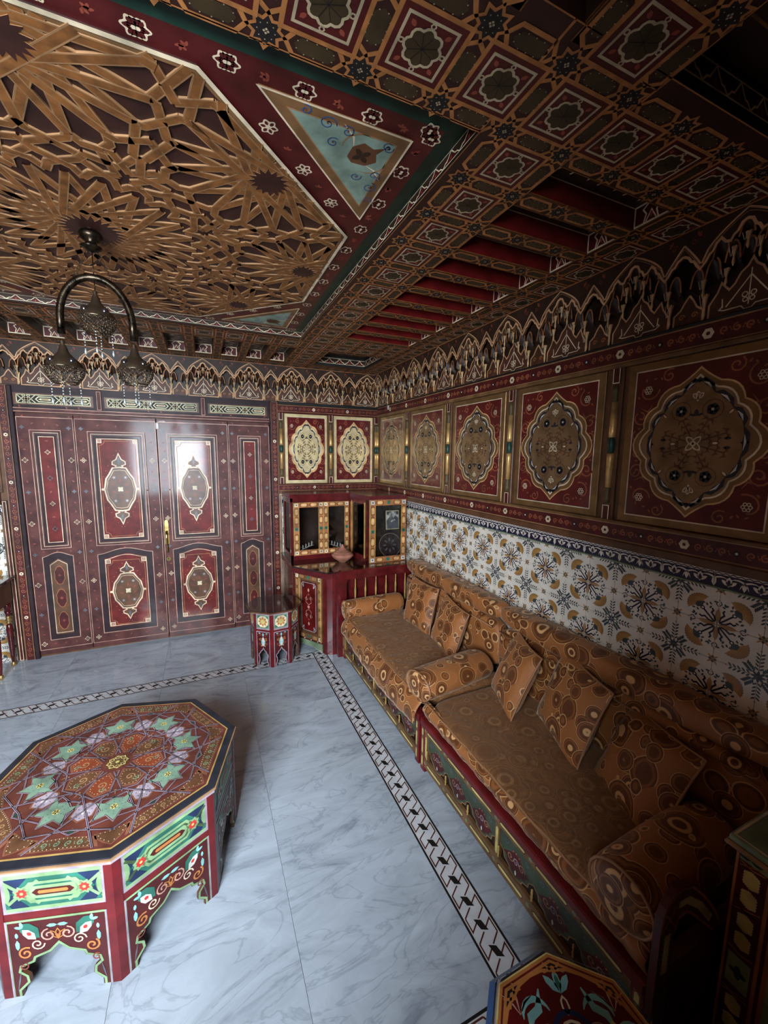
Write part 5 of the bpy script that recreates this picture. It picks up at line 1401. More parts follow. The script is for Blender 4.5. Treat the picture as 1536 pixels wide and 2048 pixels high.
for s in (-1, 1):
    for y0, sc in ((.02, 1), (-.03, .9)):
        b.stroke(arc(s*.055*sc, y0+.03, .026, pi/2-s*1.6, pi/2+s*1.2, 9), .010, 'aqua', z, taper=True)
        b.stroke(arc(s*.098*sc, y0-.005, .024, pi/2-s*1.2, pi/2+s*2.0, 9), .009, 'aqua', z, taper=True)
        b.stroke(arc(s*.045*sc, y0, .022, -s*.5+pi/2, pi/2+s*2.4, 9), .004, 'pink', z, taper=True)
    b.stroke([(s*.075, .030), (s*.068, .052), (s*.050, .062), (s*.040, .090)], .014, 'aqua', z, taper=True)
    for a in (-.7, 0, .6): b.stroke([(s*.085, .055), (s*.085-sin(a)*.02, .055+cos(a)*.022), (s*.085-sin(a*1.5)*.035, .055+cos(a)*.035)], .0035, 'pink', z, taper=True)
    for a in (-.6, .2, .9): b.stroke([(s*.128, .030), (s*.128+sin(a)*.02, .030+cos(a)*.02)], .0035, 'cream', z, taper=True)
    petal(b, s*.072, .004, pi/2, .038, .022, 'yellow', z+EPS, .004); b.stroke([(s*.03, -.01), (s*.036, .035), (s*.018, .052), (0, .058)], .008, 'navy', z+EPS); b.stroke([(s*.018, -.01), (s*.024, .028), (s*.012, .042), (0, .045)], .004, 'cream', z+2*EPS)
    b.stroke(spiral(s*.05, -.03, .022, 0, s*1.4, 14), .005, 'brick', z+EPS)
    petal(b, s*.03, -.05, -pi/2-s*.3, .05, .02, 'aqua', z); petal(b, s*.08, -.06, -pi/2+s*.3, .05, .02, 'midgreen', z)
for a in (-.7, 0, .7): petal(b, 0, .082, pi/2+a, .036, .013, 'aqua', z); 
petal(b, 0, .054, pi/2, .024, .012, 'cream', z+EPS, .003); petal(b, 0, .088, pi/2, .022, .008, 'midgreen', z+EPS)
b.M = ID(); b.build('painted_top', s2)

# ================================================================ SOFAS
XF = -0.700
def sofa(name, label, y0, y1, ends):
    L = y0-y1
    t = thing(name, label, 'sofa', T(0, y0, 0), None)
    MF = frame((XF, 0, 0), (0, -1, 0), (0, 0, 1))           # front face, local to the sofa
    b = B(); b.box(XF+.012, -L+.02, 0.03, -0.02, -0.02, 0.262, 'darkbrown'); b.build('base', t)
    b = B(); b.M = MF; b.box(0, 0.255, -.045, L, 0.292, 0.012, 'red', 0.006); b.build('front_rail', t)
    for u in (0.0, L-.040):
        b = B(); b.M = MF; b.box(u, 0.0, -.04, u+.040, 0.258, 0.004, 'red', 0.004); z = .004+EPS
        b.rect(u+.008, .02, u+.030, .245, 'umber', z)
        for v0, v1 in ((.03, .085), (.10, .185), (.20, .24)): b.poly([(u+.012, v0+.006), (u+.019, v0), (u+.026, v0+.006), (u+.026, v1-.006), (u+.019, v1), (u+.012, v1-.006)], 'yellow', z+EPS)
        b.build('corner_post', t)
    a0, a1 = .040, L-.040; S = (a1-a0)/2
    for q in range(2):
        u0 = a0+S*q; u1 = u0+S
        b = B(); b.M = MF; z = 0.0
        # lower and upper border strips with yellow bars
        b.box(u0, .030, -.03, u1, .083, .002, 'umber'); b.box(u0, .222, -.03, u1, .256, .002, 'umber'); b.box(u0, .083, -.03, u1, .222, -.012, 'darkred')
        z = .002+EPS; n = 3; p = (u1-u0)/n
        for i in range(n):
            for v0, v1 in ((.046, .064), (.232, .248)):
                x0, x1 = u0+p*i+.022, u0+p*(i+1)-.022; m = (v0+v1)/2
                b.poly([(x0, m), (x0+.008, v0), (x1-.008, v0), (x1, m), (x1-.008, v1), (x0+.008, v1)], 'darkbrown', z); b.poly([(x0+.004, m), (x0+.010, v0+.003), (x1-.010, v0+.003), (x1-.004, m), (x1-.010, v1-.003), (x0+.010, v1-.003)], 'yellow', z+EPS)
                b.disc(u0+p*i, m, .008, 'sage', z, 8); b.stroke([(x0-.02, v0), (x0, v1)], .002, 'tan', z); b.stroke([(x0-.02, v1), (x0, v0)], .002, 'tan', z)
        for v in (.033, .079, .225, .253): b.rect(u0, v-.0015, u1, v+.0015, 'umber', z)
        # divider bars
        for x in ((u0+.006, u0+.020) if q == 0 else (u0-.020, u0-.004, u0+.006, u0+.022)):
            pass
        b.box(u0, .083, -.03, u0+.026, .222, .002, 'umber'); b.poly([(u0+.006, .10), (u0+.013, .092), (u0+.020, .10), (u0+.020, .205), (u0+.013, .213), (u0+.006, .205)], 'yellow', z+EPS)
        b.build('front_panel', t)
        for i in range(n):
            x0, x1 = u0+.026+(u1-u0-.026)*i/n, u0+.026+(u1-u0-.026)*(i+1)/n; m = (x0+x1)/2; w = (x1-x0)/2
            b = B(); b.M = MF
            P = [(x0, .222)]+[(m+w*cos(pi-pi*k/12)*(.94 if k % 3 else 1.0), .222-.105*(sin(pi*k/12)**.8)*(1 if k % 3 else .90)) for k in range(13)]+[(x1, .222)]
            P = [(x0, .222), (x0, .150), (x0+w*.25, .135), (x0+w*.30, .115), (x0+w*.6, .105), (x0+w*.66, .092), (m, .084), (x1-w*.66, .092), (x1-w*.6, .105), (x1-w*.30, .115), (x1-w*.25, .135), (x1, .150), (x1, .222)]
            b.prism(P, -.012, -.004, 'sagegreen', 'brown'); zz = -.004+EPS
            b.poly([(x+(m-x)*.25, .215+(y-.215)*.75-.022) for x, y in P if y < .2]+[(m, .190)], 'darkred', zz)
            b.stroke(P[1:-1], .004, 'tan', zz)
            for k in (-1, 0, 1): b.disc(m+k*.016, .186-abs(k)*.004, .007, 'red', zz+EPS, 8); b.disc(m+k*.016, .188-abs(k)*.004, .0028, 'pink', zz+2*EPS, 5)
            for s in (-1, 1): b.stroke(spiral(m+s*.030, .150, .018, 0, s*1.3, 12), .0035, 'tan', zz+EPS); b.stroke(spiral(m+s*.055, .195, .013, 1, s*1.2, 10), .003, 'slate', zz+EPS)
            b.stroke(spiral(m, .150, .016, 0, 1.3, 12), .0035, 'lilac', zz+EPS); petal(b, m, .118, -pi/2, .022, .009, 'white', zz+EPS)
            b.build('painted_apron', t)
            b = B(); b.M = T(XF-.006, -(x0+.004), 0)
            b.lathe([(.001, .094), (.005, .098), (.003, .103), (.0055, .112), (.0035, .122), (.0055, .130), (.003, .135), (.005, .140), (.001, .145)], 'goldpaint', 8); b.build('turned_pendant', t)
    for u in (.06, L/2, L-.06):
        for x in (XF+.04, -.08): b = B(); b.lathe([(.018, 0), (.022, .012), (.014, .02), (.02, .032)], 'brown', 8, x, -u); b.build('foot', t)
    return t

sf1 = sofa('sofa', 'painted wooden sofa base nearest the far corner, with railed arm against the cabinet', -0.945, -2.238, 0)
sf2 = sofa('sofa', 'painted wooden sofa base in the foreground, ending in a curved scroll arm', -2.262, -3.460, 1)
# railed arm at the far end
b = B(); b.M = T(0, 0.045, 0)
def rrail(y0, y1):
    P = [(-.742, 0), (-.742, .690), (-.734, .715), (-.712, .730), (-.02, .730), (-.02, .655), (-.650, .655), (-.662, .645), (-.668, .62), (-.668, 0)]
    sv = b.M; b.M = sv @ frame((0, y0, 0), (1, 0, 0), (0, 0, 1)); b.prism(P, 0, abs(y1-y0), 'lacquer')
    b.M = sv
rrail(0.0, -.045); b.box(-.668, -.012, 0.30, -.02, 0, .40, 'lacquer')
ar = b.build('arm_frame', sf1)
for x in (-.586, -.496, -.401, -.307, -.217, -.125):
    b = B(); b.lathe([(.006, .40), (.010, .43), (.006, .46), (.0075, .52), (.0095, .55), (.0055, .585), (.0035, .62), (.003, .657)], 'goldpaint', 8, x, 0.022); b.build('spindle', sf1)
# scroll arm at the near end
b = B(); P = [(-.745, 0), (-.745, .53)]+[(-.672+.073*cos(pi-a), .548+.078*sin(a)) for a in (0.25, .6, .95, 1.3, 1.6)]+[(-.63, .612), (-.57, .555), (-.515, .490), (-.480, .435), (-.472, .412), (-.482, .402), (-.500, .412), (-.545, .455), (-.600, .510), (-.640, .545), (-.665, .553), (-.682, .540), (-.690, .510), (-.690, 0)]
b.M = frame((0, -1.222, -.012), (1, 0, 0), (0, 0, 1)); b.prism(P, -.004, .014, 'fieldred', 'darkred'); z = .014+EPS
b.stroke(off(P, .97, -.66, .45)[1:-1], .006, 'orange', z)
C = [(-.717, .36), (-.717, .50)], [(-.705, .565), (-.66, .585), (-.61, .55), (-.54, .475), (-.505, .43)]
b.stroke([(-.717, .40), (-.717, .515)], .022, 'yellowcream', z+EPS); b.stroke([(-.683, .582), (-.645, .578), (-.59, .535), (-.530, .465)], .020, 'yellowcream', z+EPS)
for i in range(8): b.disc(-.731, .41+.014*i, .0022, 'cream', z+EPS, 4); b.disc(-.703, .41+.014*i, .0022, 'cream', z+EPS, 4)
b.stroke([(-.740, .53), (-.692, .585)], .005, 'orange', z+2*EPS); b.stroke([(-.735, .58), (-.690, .525)], .005, 'orange', z+2*EPS)
b.rect(-.729, .02, -.705, .37, 'darkred', z); b.box_line(-.731, .02, -.703, .37, .003, 'umber', z+EPS)
b.build('scroll_arm', sf2)
b = B(); b.box(-.69, -1.222-.015, .02, -.03, -1.222+.015, .40, 'darkred'); b.build('arm_board', sf2)
# seat cushions
def seat(label, y0, y1, seed, low):
    L = y0-y1; t = thing('seat_cushion', label, 'cushion', T(-.405, (y0+y1)/2, .335))
    b = B(); softbox(b, .285, L/2-.004, .046, 'satin', seed, 7, 48, 14, .006, 0.002); b.build('cushion_top', t)
    b = B(); n = 48; vs = []; rows = 9      # rounded patterned front, hanging lower on the far cushion
    for j in range(rows):
        for i in range(n+1):
            u = -L/2+.004+(L-.008)*i/n; q = j/(rows-1)
            w = .005*sin(i*1.1+seed)*q+.003*sin(i*2.7)*q
            drop_ = (.082 if not low else .135+.045*sin(pi*min(1, i/n*1.1)))
            zz = .040-drop_*q
            xx = -.262-.034*sin(min(1, q*2.2)*pi/2)+w*.5
            if not low: xx += .018*max(0, q-.5)*2
            else: xx -= .034*min(1, q*1.5)
            vs.append((xx, u, zz))
    fs = [[j*(n+1)+i, j*(n+1)+i+1, (j+1)*(n+1)+i+1, (j+1)*(n+1)+i] for j in range(rows-1) for i in range(n)]
    b.add(vs, fs, 'brocade', True); sk = b.build('front_skirt', t)
    m = sk.modifiers.new('thickness', 'SOLIDIFY'); m.thickness = .006
    b = B(); b.tube([(vs[n+1+i][0]-.002+.002*sin(i), vs[n+1+i][1], vs[n+1+i][2]+.004) for i in range(n+1)], .0045, 'piping', 5); b.build('piping', t)
    return t
seat('shiny brown seat cushion on the sofa nearest the far corner', -0.992, -2.238, 3, True)
seat('shiny brown seat cushion on the foreground sofa', -2.262, -3.452, 4, False)
# back cushions and rolls
def back(label, y0, y1, seed):
    L = y0-y1; t = thing('back_cushion', label, 'cushion', T(-.085, (y0+y1)/2, .52))
    b = B(); softbox(b, .062, L/2+.012, .165, 'brocade', seed, 5, 40, 14, .006); b.build('cushion_body', t)
    b = B(); b.tube([(-.064, -L/2+.03, .12), (-.070, 0, .125), (-.064, L/2-.03, .12)], .004, 'piping', 5); b.build('piping', t)
def roll(label, y0, y1, seed):
    L = y0-y1; t = thing('back_roll', label, 'cushion', T(-.082, (y0+y1)/2, .735))
    b = B(); softbox(b, .072, L/2+.016, .058, 'brocade', seed, 4, 40, 14, .004); b.build('roll_cover', t)
for q, (a, c) in enumerate(((-.95, -2.15), (-2.158, -3.45))):
    back(('long circle-patterned back cushion on the sofa nearest the far corner', 'long circle-patterned back cushion on the foreground sofa')[q], a, c, 20+q)
    roll(('long bolster lying along the wall above the far sofa', 'long bolster lying along the wall above the foreground sofa')[q], a, c, 30+q)
# arm bolsters (lie along x)
def bolster(label, y, x0, x1, ry, rz, z, seed, tilt=0.0):
    L = x1-x0; t = thing('bolster', label, 'cushion', T((x0+x1)/2, y, z) @ RZ(tilt))
    b = B(); prof = [(1e-4, -L/2), (.75, -L/2), (.94, -L/2+.012), (1.0, -L/2+.045), (1.03, 0), (1.0, L/2-.045), (.94, L/2-.012), (.75, L/2), (1e-4, L/2)]
    b.M = Matrix(((0, 0, 1, 0), (ry, 0, 0, 0), (0, rz, 0, 0), (0, 0, 0, 1))); b.lathe(prof, 'brocade', 24)
    b.build('bolster_cover', t)
    b = B(); 
    for e in (-L/2+.010,): b.tube([(e, ry*.95*cos(a), rz*.95*sin(a)) for a in [2*pi*i/20 for i in range(20)]], .005, 'piping', 5, True)
    b.build('piping', t)
bolster('arm bolster at the cabinet end of the far sofa', -1.005, -.715, -.20, .082, .078, .428, 1, .05)
bolster('arm bolster in the middle, between the two sofa seats', -2.150, -.700, -.20, .108, .078, .425, 2, .16)
bolster('arm bolster at the dark near end of the foreground sofa', -3.350, -.700, -.22, .100, .088, .440, 3, .04)
# throw cushions
def throw(label, centre, ax_u, up, w, h, t_, seed):
    U = Vector(ax_u).normalized(); V = Vector(up); V = (V-U*V.dot(U)).normalized(); N = U.cross(V)
    M = Matrix(((U.x, V.x, N.x, centre[0]), (U.y, V.y, N.y, centre[1]), (U.z, V.z, N.z, centre[2]), (0, 0, 0, 1)))
    t = thing('throw_cushion', label, 'cushion', M)
    a, c = pillow_mesh(w, h, t_, seed); a.build('cushion_cover', t); c.build('piping', t)
THROWS = (('square throw cushion leaning on the far sofa back, nearer the cabinet', (-.235, -1.400, .535), (0.05, -1, 0), (.22, 0, 1), .36, .36, .11, 5),
 ('square throw cushion on the far sofa, leaning beside the middle bolster', (-.240, -1.800, .525), (-.10, -1, -.10), (.26, -.10, 1), .32, .34, .11, 6),
 ('diamond-tilted throw cushion just behind the middle bolster on the foreground sofa', (-.265, -2.455, .535), (-.38, -.92, .0), (.30, -.35, 1), .31, .36, .10, 7),
 ('large throw cushion at the middle of the foreground sofa, catching the light', (-.228, -2.775, .545), (-.36, -.93, -.02), (.32, -.15, 1), .38, .38, .11, 8),
 ('throw cushion lying in shadow at the near end of the foreground sofa', (-.245, -3.120, .500), (-.35, -.94, .05), (.55, .0, 1), .36, .36, .11, 9))
for q in THROWS: throw(*q)
# ================================================================ CORNER CABINET
cc = thing('corner_cabinet', 'red corner cabinet with inlaid glass doors above a painted cupboard, in the far corner', 'cabinet', ID())
b = B()
foot = [(-1.002, -0.006), (-1.002, -.548), (-.976, -.602), (-.835, -.826), (-.745, -.872), (-.02, -.872), (-.02, -.006)]
foot = [(-1.002, -.036), (-1.002, -.560), (-.832, -.822), (-.795, -.850), (-.745, -.860), (-.036, -.860), (-.036, -.036)]
b.prism(foot, 0.062, 0.655, 'lacquer', 'lacquer'); b.build('lower_body', cc)
b = B(); b.prism([(-1.030, -.036), (-1.030, -.578), (-.835, -.862), (-.810, -.878), (-.745, -.885), (-.036, -.885), (-.036, -.036)], 0.655, 0.698, 'lacquer'); b.prism([(-1.034, -.036), (-1.034, -.582), (-.812, -.884), (-.036, -.888), (-.036, -.036)], 0.698, 0.713, 'darkwood'); b.build('worktop', cc)
# rounded corner column
b = B(); b.prism([(-.838, -.826), (-.812, -.866), (-.772, -.884), (-.722, -.886), (-.712, -.84), (-.80, -.80)], 0.0, 0.70, 'lacquer')
d = Vector((.5386, -.8426, 0)).normalized(); FM = frame((-.976-.086*d.x, -.605-.086*d.y, 0), d, (0, 0, 1))    # oblique face
b.M = FM
for k in range(8): b.disc(.372, .68-.082*k, .008, 'white', 0.002, 8)
for k in range(7): petal(b, .372, .60-.082*k, pi/2, .02, .008, 'brick', 0.002); petal(b, .372, .64-.082*k, -pi/2, .02, .008, 'brick', 0.002)
b.build('corner_post', cc)
b = B(); b.M = FM
b.box(.0, .075, -.01, .345, .655, .001, 'lacquer')
for k in range(5): b.disc(.03+k*.078, .678, .007, 'white', 0.0285, 8) if False else b.disc(.03+k*.070, .645, .007, 'white', 0.001+EPS, 8)
for k in range(4): b.disc(.06+k*.075, .083, .006, 'white', 0.001+EPS, 8)
b.build('face_board', cc)
b = B(); b.M = FM @ T(.045, .095, .001); inlay_frame(b, .300, .560, .042, .014, 'umber', 'tan', 6, 3); b.box(.042, .042, 0, .258, .518, .004, 'brown')
b.box(.042, .042, .004, .050, .518, .016, 'goldpaint'); b.box(.290, .0, .014, .300, .56, .022, 'goldpaint')
b.box(.062, .062, .004, .240, .500, .010, 'fieldred', .003); z = .010+EPS
Q = [(.070, .085), (.085, .070), (.217, .070), (.232, .085), (.232, .477), (.217, .492), (.085, .492), (.070, .477)]
b.stroke(Q, .005, 'slatelight', z, True)
for sx, sy in ((.085, .085), (.217, .085), (.085, .477), (.217, .477)): petal(b, sx, sy, atan2(.281-sy, .151-sx), .03, .014, 'slatelight', z); b.ring(sx, sy, .010, .004, 'slatelight', z, 8)
for s in (-1, 1):
    petal(b, .151, .281+s*.13, s*pi/2, .035, .018, 'pink', z); petal(b, .151, .281+s*.10, s*pi/2, .02, .022, 'brick', z)
    for t in (-1, 1): b.stroke(spiral(.151+t*.025, .281+s*.075, .018, 0, t*s*1.2, 10), .003, 'pink', z); b.stroke([(.151, .281+s*.02), (.151+t*.03, .281+s*.04), (.151+t*.02, .281+s*.1)], .003, 'pink', z); petal(b, .151+t*.03, .281+s*.055, s*pi/2, .018, .01, 'brick', z)
flower(b, .151, .281, .014, 6, 'pink', z)
dlo = b.build('cupboard_door', cc)
b = B(); b.M = FM; b.box(.02, .03, -.004, .34, .074, .006, 'sage')
P = [(.02, 0), (.02, .035), (.34, .035), (.34, 0), (.325, .012), (.27, .018), (.25, .035-.004), (.11, .031), (.09, .018), (.035, .012)]
b.prism(P, -.004, .004, 'sage'); b.stroke([(.02, .002), (.035, .012), (.09, .018), (.11, .030), (.25, .030), (.27, .018), (.325, .012), (.34, .002)], .004, 'cream', .004+EPS); b.build('scalloped_plinth', cc)
b = B(); b.box(-1.006, -.47, .10, -1.0, -.44, .64, 'goldpaint'); b.build('gold_strip', cc)
for q in ((-.975, -.30), (-.10, -.80), (-.10, -.10)):
    b = B(); b.box(q[0]-.02, q[1]-.02, 0, q[0]+.02, q[1]+.02, .062, 'brown'); b.build('foot', cc)
# upper left glazed part (front in plane y=-.40)
Z0, Z1 = .713, 1.275
b = B()
b.box(-1.004, -.40, Z0, -.45, -.385, Z0+.045, 'lacquer'); b.box(-1.004, -.40, 1.240, -.45, -.385, Z1, 'lacquer'); b.box(-1.004, -.40, Z0, -.985, -.385, Z1, 'lacquer'); b.box(-.468, -.40, Z0+.045, -.45, -.385, 1.24, 'lacquer')
b.box(-1.0, -.385, Z0, -.40, -.040, Z0+.012, 'darkwood')
b.box(-1.004, -.385, Z0, -.992, -.340, Z1, 'lacquer'); b.box(-1.004, -.085, Z0, -.992, -.040, Z1, 'lacquer'); b.box(-1.004, -.34, Z0, -.992, -.085, Z0+.05, 'lacquer'); b.box(-1.004, -.34, Z1-.05, -.992, -.085, Z1, 'lacquer')
b.box(-1.0, -.050, Z0, -.04, -.040, Z1, 'darkbrown')
b.build('upper_carcass', cc)
b = B(); b.prism([(-1.015, -.036), (-1.015, -.415), (-.455, -.415), (-.405, -.750), (-.036, -.750), (-.036, -.036)], Z1, 1.310, 'lacquer'); b.build('upper_top', cc)
def glazed_door(M, w, h, fwid, nh, nw, glasslabel=None, corner='cream', base='orange2'):
    b = B(); b.M = M; inlay_frame(b, w, h, fwid, .016, base, 'ochrelight', nh, nw, corner)
    b.box(fwid-.004, fwid-.004, .004, fwid, h-fwid+.004, .020, 'goldpaint'); b.box(w-fwid, fwid-.004, .004, w-fwid+.004, h-fwid+.004, .020, 'goldpaint')
    b.box(-.003, 0, 0, .003, h, .020, 'goldpaint')
    o = b.build('glass_door', cc); g = B(); g.M = M; g.box(fwid-.002, fwid-.002, .004, w-fwid+.002, h-fwid+.002, .007, 'glass'); g.build('pane', o); return o
glazed_door(frame((-.979, -.402, .757), (1, 0, 0), (0, 0, 1)), .268, .480, .046, 5, 2)
glazed_door(frame((-.709, -.402, .757), (1, 0, 0), (0, 0, 1)), .243, .480, .044, 5, 2)
# oblique glazed side between the two fronts
e0, e1 = Vector((-.450, -.404, 0)), Vector((-.396, -.716, 0)); dd = (e1-e0); Ls = dd.length; dd.normalize()
SM = frame((e0.x, e0.y, Z0), dd, (0, 0, 1)); b = B(); b.M = SM
b.box(0, 0, -.014, Ls, .05, .0, 'lacquer'); b.box(0, Z1-Z0-.045, -.014, Ls, Z1-Z0, 0, 'lacquer'); b.box(0, .05, -.014, .04, Z1-Z0-.045, .0, 'orange2'); b.box(Ls-.04, 0, -.014, Ls, Z1-Z0, .0, 'lacquer')
b.box(Ls-.052, .03, 0, Ls-.044, Z1-Z0-.03, .008, 'goldpaint'); b.box(.03, .03, 0, .036, Z1-Z0-.03, .006, 'goldpaint'); b.build('side_frame', cc)
b = B(); b.M = SM; b.box(.036, .046, -.010, Ls-.036, Z1-Z0-.04, -.007, 'glass'); b.build('side_pane', cc)
b = B(); b.box(-.392, -.734, Z0-.012, -.386, -.716, Z1, 'lacquer'); b.box(-.392, -.72, Z0, -.04, -.05, Z0+.010, 'darkwood'); b.box(-.044, -.72, Z0, -.036, -.05, Z1, 'darkbrown'); b.build('right_carcass', cc)
glazed_door(frame((-.388, -.736, .715), (1, 0, 0), (0, 0, 1)), .350, .560, .050, 5, 3, corner='white')
# things in the cabinet
f = thing('framed_photograph', 'small black and white photograph in a cream frame behind the right glass door', 'picture', frame((-.148, -.700, 1.083), (1, 0, 0), (0, 0, 1)) @ RX(-.06))
b = B(); b.box(-.066, -.086, -.006, .066, .086, 0, 'yellowcream', .002); b.build('frame', f)
m_, t_, b_ = nt('photo', .3); n_ = t_.nodes.new('ShaderNodeTexNoise'); n_.inputs['Scale'].default_value = 22; r_ = t_.nodes.new('ShaderNodeValToRGB'); r_.color_ramp.elements[0].position = .4; r_.color_ramp.elements[0].color = (.03, .03, .028, 1); r_.color_ramp.elements[1].position = .62; r_.color_ramp.elements[1].color = (.85, .85, .80, 1)
c_ = t_.nodes.new('ShaderNodeTexCoord'); t_.links.new(c_.outputs['Object'], n_.inputs['Vector']); t_.links.new(n_.outputs['Fac'], r_.inputs[0]); t_.links.new(r_.outputs[0], b_.inputs['Base Color'])
b = B(); b.rect(-.058, -.078, .058, .078, 'photo', EPS)
b.poly([(-.058, .0), (-.03, .03), (.0, .01), (.03, .04), (.058, .01), (.058, -.078), (-.058, -.078)], 'slate', 2*EPS)
for x, y in ((.0, -.005), (.018, .0), (-.012, -.012)): b.disc(x, y, .008, 'white', 3*EPS, 8)
b.build('print', f)
pl = thing('display_plate', 'dark round plate standing below the photograph inside the cabinet', 'plate', frame((-.155, -.650, .842), (1, 0, 0), (0, 0, 1)) @ RX(-.18))
b = B(); b.lathe([(1e-4, 0), (.07, .002), (.085, .008), (.112, .016), (.115, .020), (.108, .018), (.08, .012), (.06, .006), (1e-4, .005)], 'plum', 28); b.ring(0, 0, .108, .003, 'slatelight', .022, 28)
for k in range(8): petal(b, .03*cos(k*pi/4), .03*sin(k*pi/4), k*pi/4, .04, .016, 'slate', .0085)
b.build('plate_body', pl)
# carved white figures on a sloping stand
for q, (x, lab, sgn) in enumerate(((-.845, 'row of small white carved figures on a sloping stand behind the left glass door', 1), (-.575, 'row of small white carved figures on a sloping stand behind the second glass door', -1))):
    t = thing('carved_group', lab, 'ornament', T(x, -.30, .725))
    b = B(); b.tube([(-.085*sgn, 0, .032), (-.03*sgn, 0, .062), (.03*sgn, 0, .086), (.07*sgn, 0, .095)], .004, 'white', 6); b.box(-.07, -.02, 0, .07, .02, .008, 'brown'); b.box(-.01, -.004, .008, .01, .004, .075, 'brown'); b.build('stand', t)
    for k in range(5):
        u = -.06*sgn+.028*k*sgn; zz = .052+.010*k
        b = B(); b.lathe([(.007, zz), (.006, zz+.012), (.008, zz+.02), (.004, zz+.028), (.0065, zz+.034), (.001, zz+.042)], 'white', 7, u, 0); b.tube([(u, 0, zz+.02), (u+.010, -.004, zz+.030)], .0025, 'white', 5); b.build('figure', t)
# tajine on the worktop
tj = thing('tajine', 'small terracotta tajine pot with pointed lid on the cabinet worktop', 'pot', T(-.590, -.600, .713))
b = B(); b.lathe([(.030, 0), (.034, .004), (.060, .022), (.085, .042), (.096, .058), (.098, .066), (.092, .068)], 'clay', 24); b.build('dish', tj)
b = B(); b.lathe([(.097, .067), (.095, .074), (.070, .092), (.050, .106), (.032, .118), (.018, .134), (.010, .148), (.012, .154), (.001, .160)], 'clay', 24)
for r_, z_ in ((.088, .0795), (.066, .0955), (.048, .108)): b.tube([(r_*cos(a), r_*sin(a), z_) for a in [2*pi*i/24 for i in range(24)]], .0018, 'brown', 4, True)
b.build('lid', tj)

# ================================================================ NEAR CORNER CABINET
nc = thing('painted_cabinet', 'green-topped cabinet with red and yellow borders at the right edge of the photo', 'cabinet', T(-.25, -3.77, 0))
b = B(); b.box(-.235, -.255, 0.02, .215, .255, .670, 'darkred'); b.build('body', nc)
b = B(); b.box(-.258, -.275, .668, .218, .274, .682, 'tan', .004); b.box(-.252, -.270, .682, .218, .268, .700, 'sage', .003)
b.box_line(-.244, -.262, .210, .260, .006, 'cream', .700+EPS); z = .700+EPS
for i, (x, y) in enumerate(((-.15, .12), (-.02, .16), (-.14, -.05), (.0, .02), (-.1, -.17))): b.stroke(spiral(x, y, .045, i, 1.3, 14), .007, 'green', z, taper=True); petal(b, x+.03, y+.04, i, .05, .018, 'green', z); petal(b, x-.04, y-.01, i+2, .04, .014, 'lightgreen', z)
b.build('cabinet_top', nc)
FL = frame((-.235, .255, 0), (0, -1, 0), (0, 0, 1)); b = B(); b.M = FL; z = EPS
b.rect(0, .02, .51, .668, 'darkred', z); b.rect(.0, .02, .006, .668, 'orange2', z+EPS); b.rect(.066, .02, .074, .64, 'orange2', z+EPS)
b.rect(.008, .640, .50, .664, 'sagelight', z+EPS)
for k in range(8): petal(b, .03+.06*k, .652, 0, .025, .012, 'green', z+2*EPS); petal(b, .03+.06*k, .652, pi, .025, .012, 'green', z+2*EPS)
for k in range(5):
    y = .575-.125*k
    if k == 2: b.rect(.012, y-.045, .060, y+.045, 'sagelight', z+2*EPS); flower(b, .036, y, .02, 4, 'green', z+3*EPS); continue
    for t in (0, 1):
        yy = y+.025-.055*t; P = [(.036, yy+.024), (.052, yy+.016), (.052, yy-.016), (.036, yy-.024), (.020, yy-.016), (.020, yy+.016)]
        b.poly(P, 'yellow' if k < 4 else 'brown', z+2*EPS)
        for i in range(6):
            a, c = P[i], P[(i+1) % 6]
            for j in range(4): t_ = (j+.5)/4; b.disc(a[0]+(c[0]-a[0])*t_, a[1]+(c[1]-a[1])*t_, .0022, 'cream', z+2*EPS, 4)
    b.stroke([(.010, y+.062), (.036, y+.055), (.062, y+.062)], .004, 'orange2', z+3*EPS); b.stroke([(.010, y-.062), (.036, y-.070), (.062, y-.062)], .004, 'orange2', z+3*EPS); b.stroke([(.010, y+.05), (.062, y+.075)], .003, 'orange2', z+3*EPS)
b.poly([(.082, .05), (.082, .60), (.10, .625), (.48, .625), (.50, .60), (.50, .05)], 'orange2', z+2*EPS); b.poly([(.092, .06), (.092, .595), (.105, .612), (.475, .612), (.49, .595), (.49, .06)], 'sagelight', z+3*EPS)
b.box_line(.11, .08, .47, .59, .005, 'green', z+4*EPS)
for i in range(6): b.stroke(spiral(.20+.16*(i % 2), .16+.18*(i//2), .05, i, 1.4, 14), .010, 'green', z+4*EPS, taper=True)
b.build('painted_side', nc)
for x in (-.2, .18):
    for y in (-.22, .22): b = B(); b.box(x-.02, y-.02, 0, x+.02, y+.02, .02, 'brown'); b.build('foot', nc)

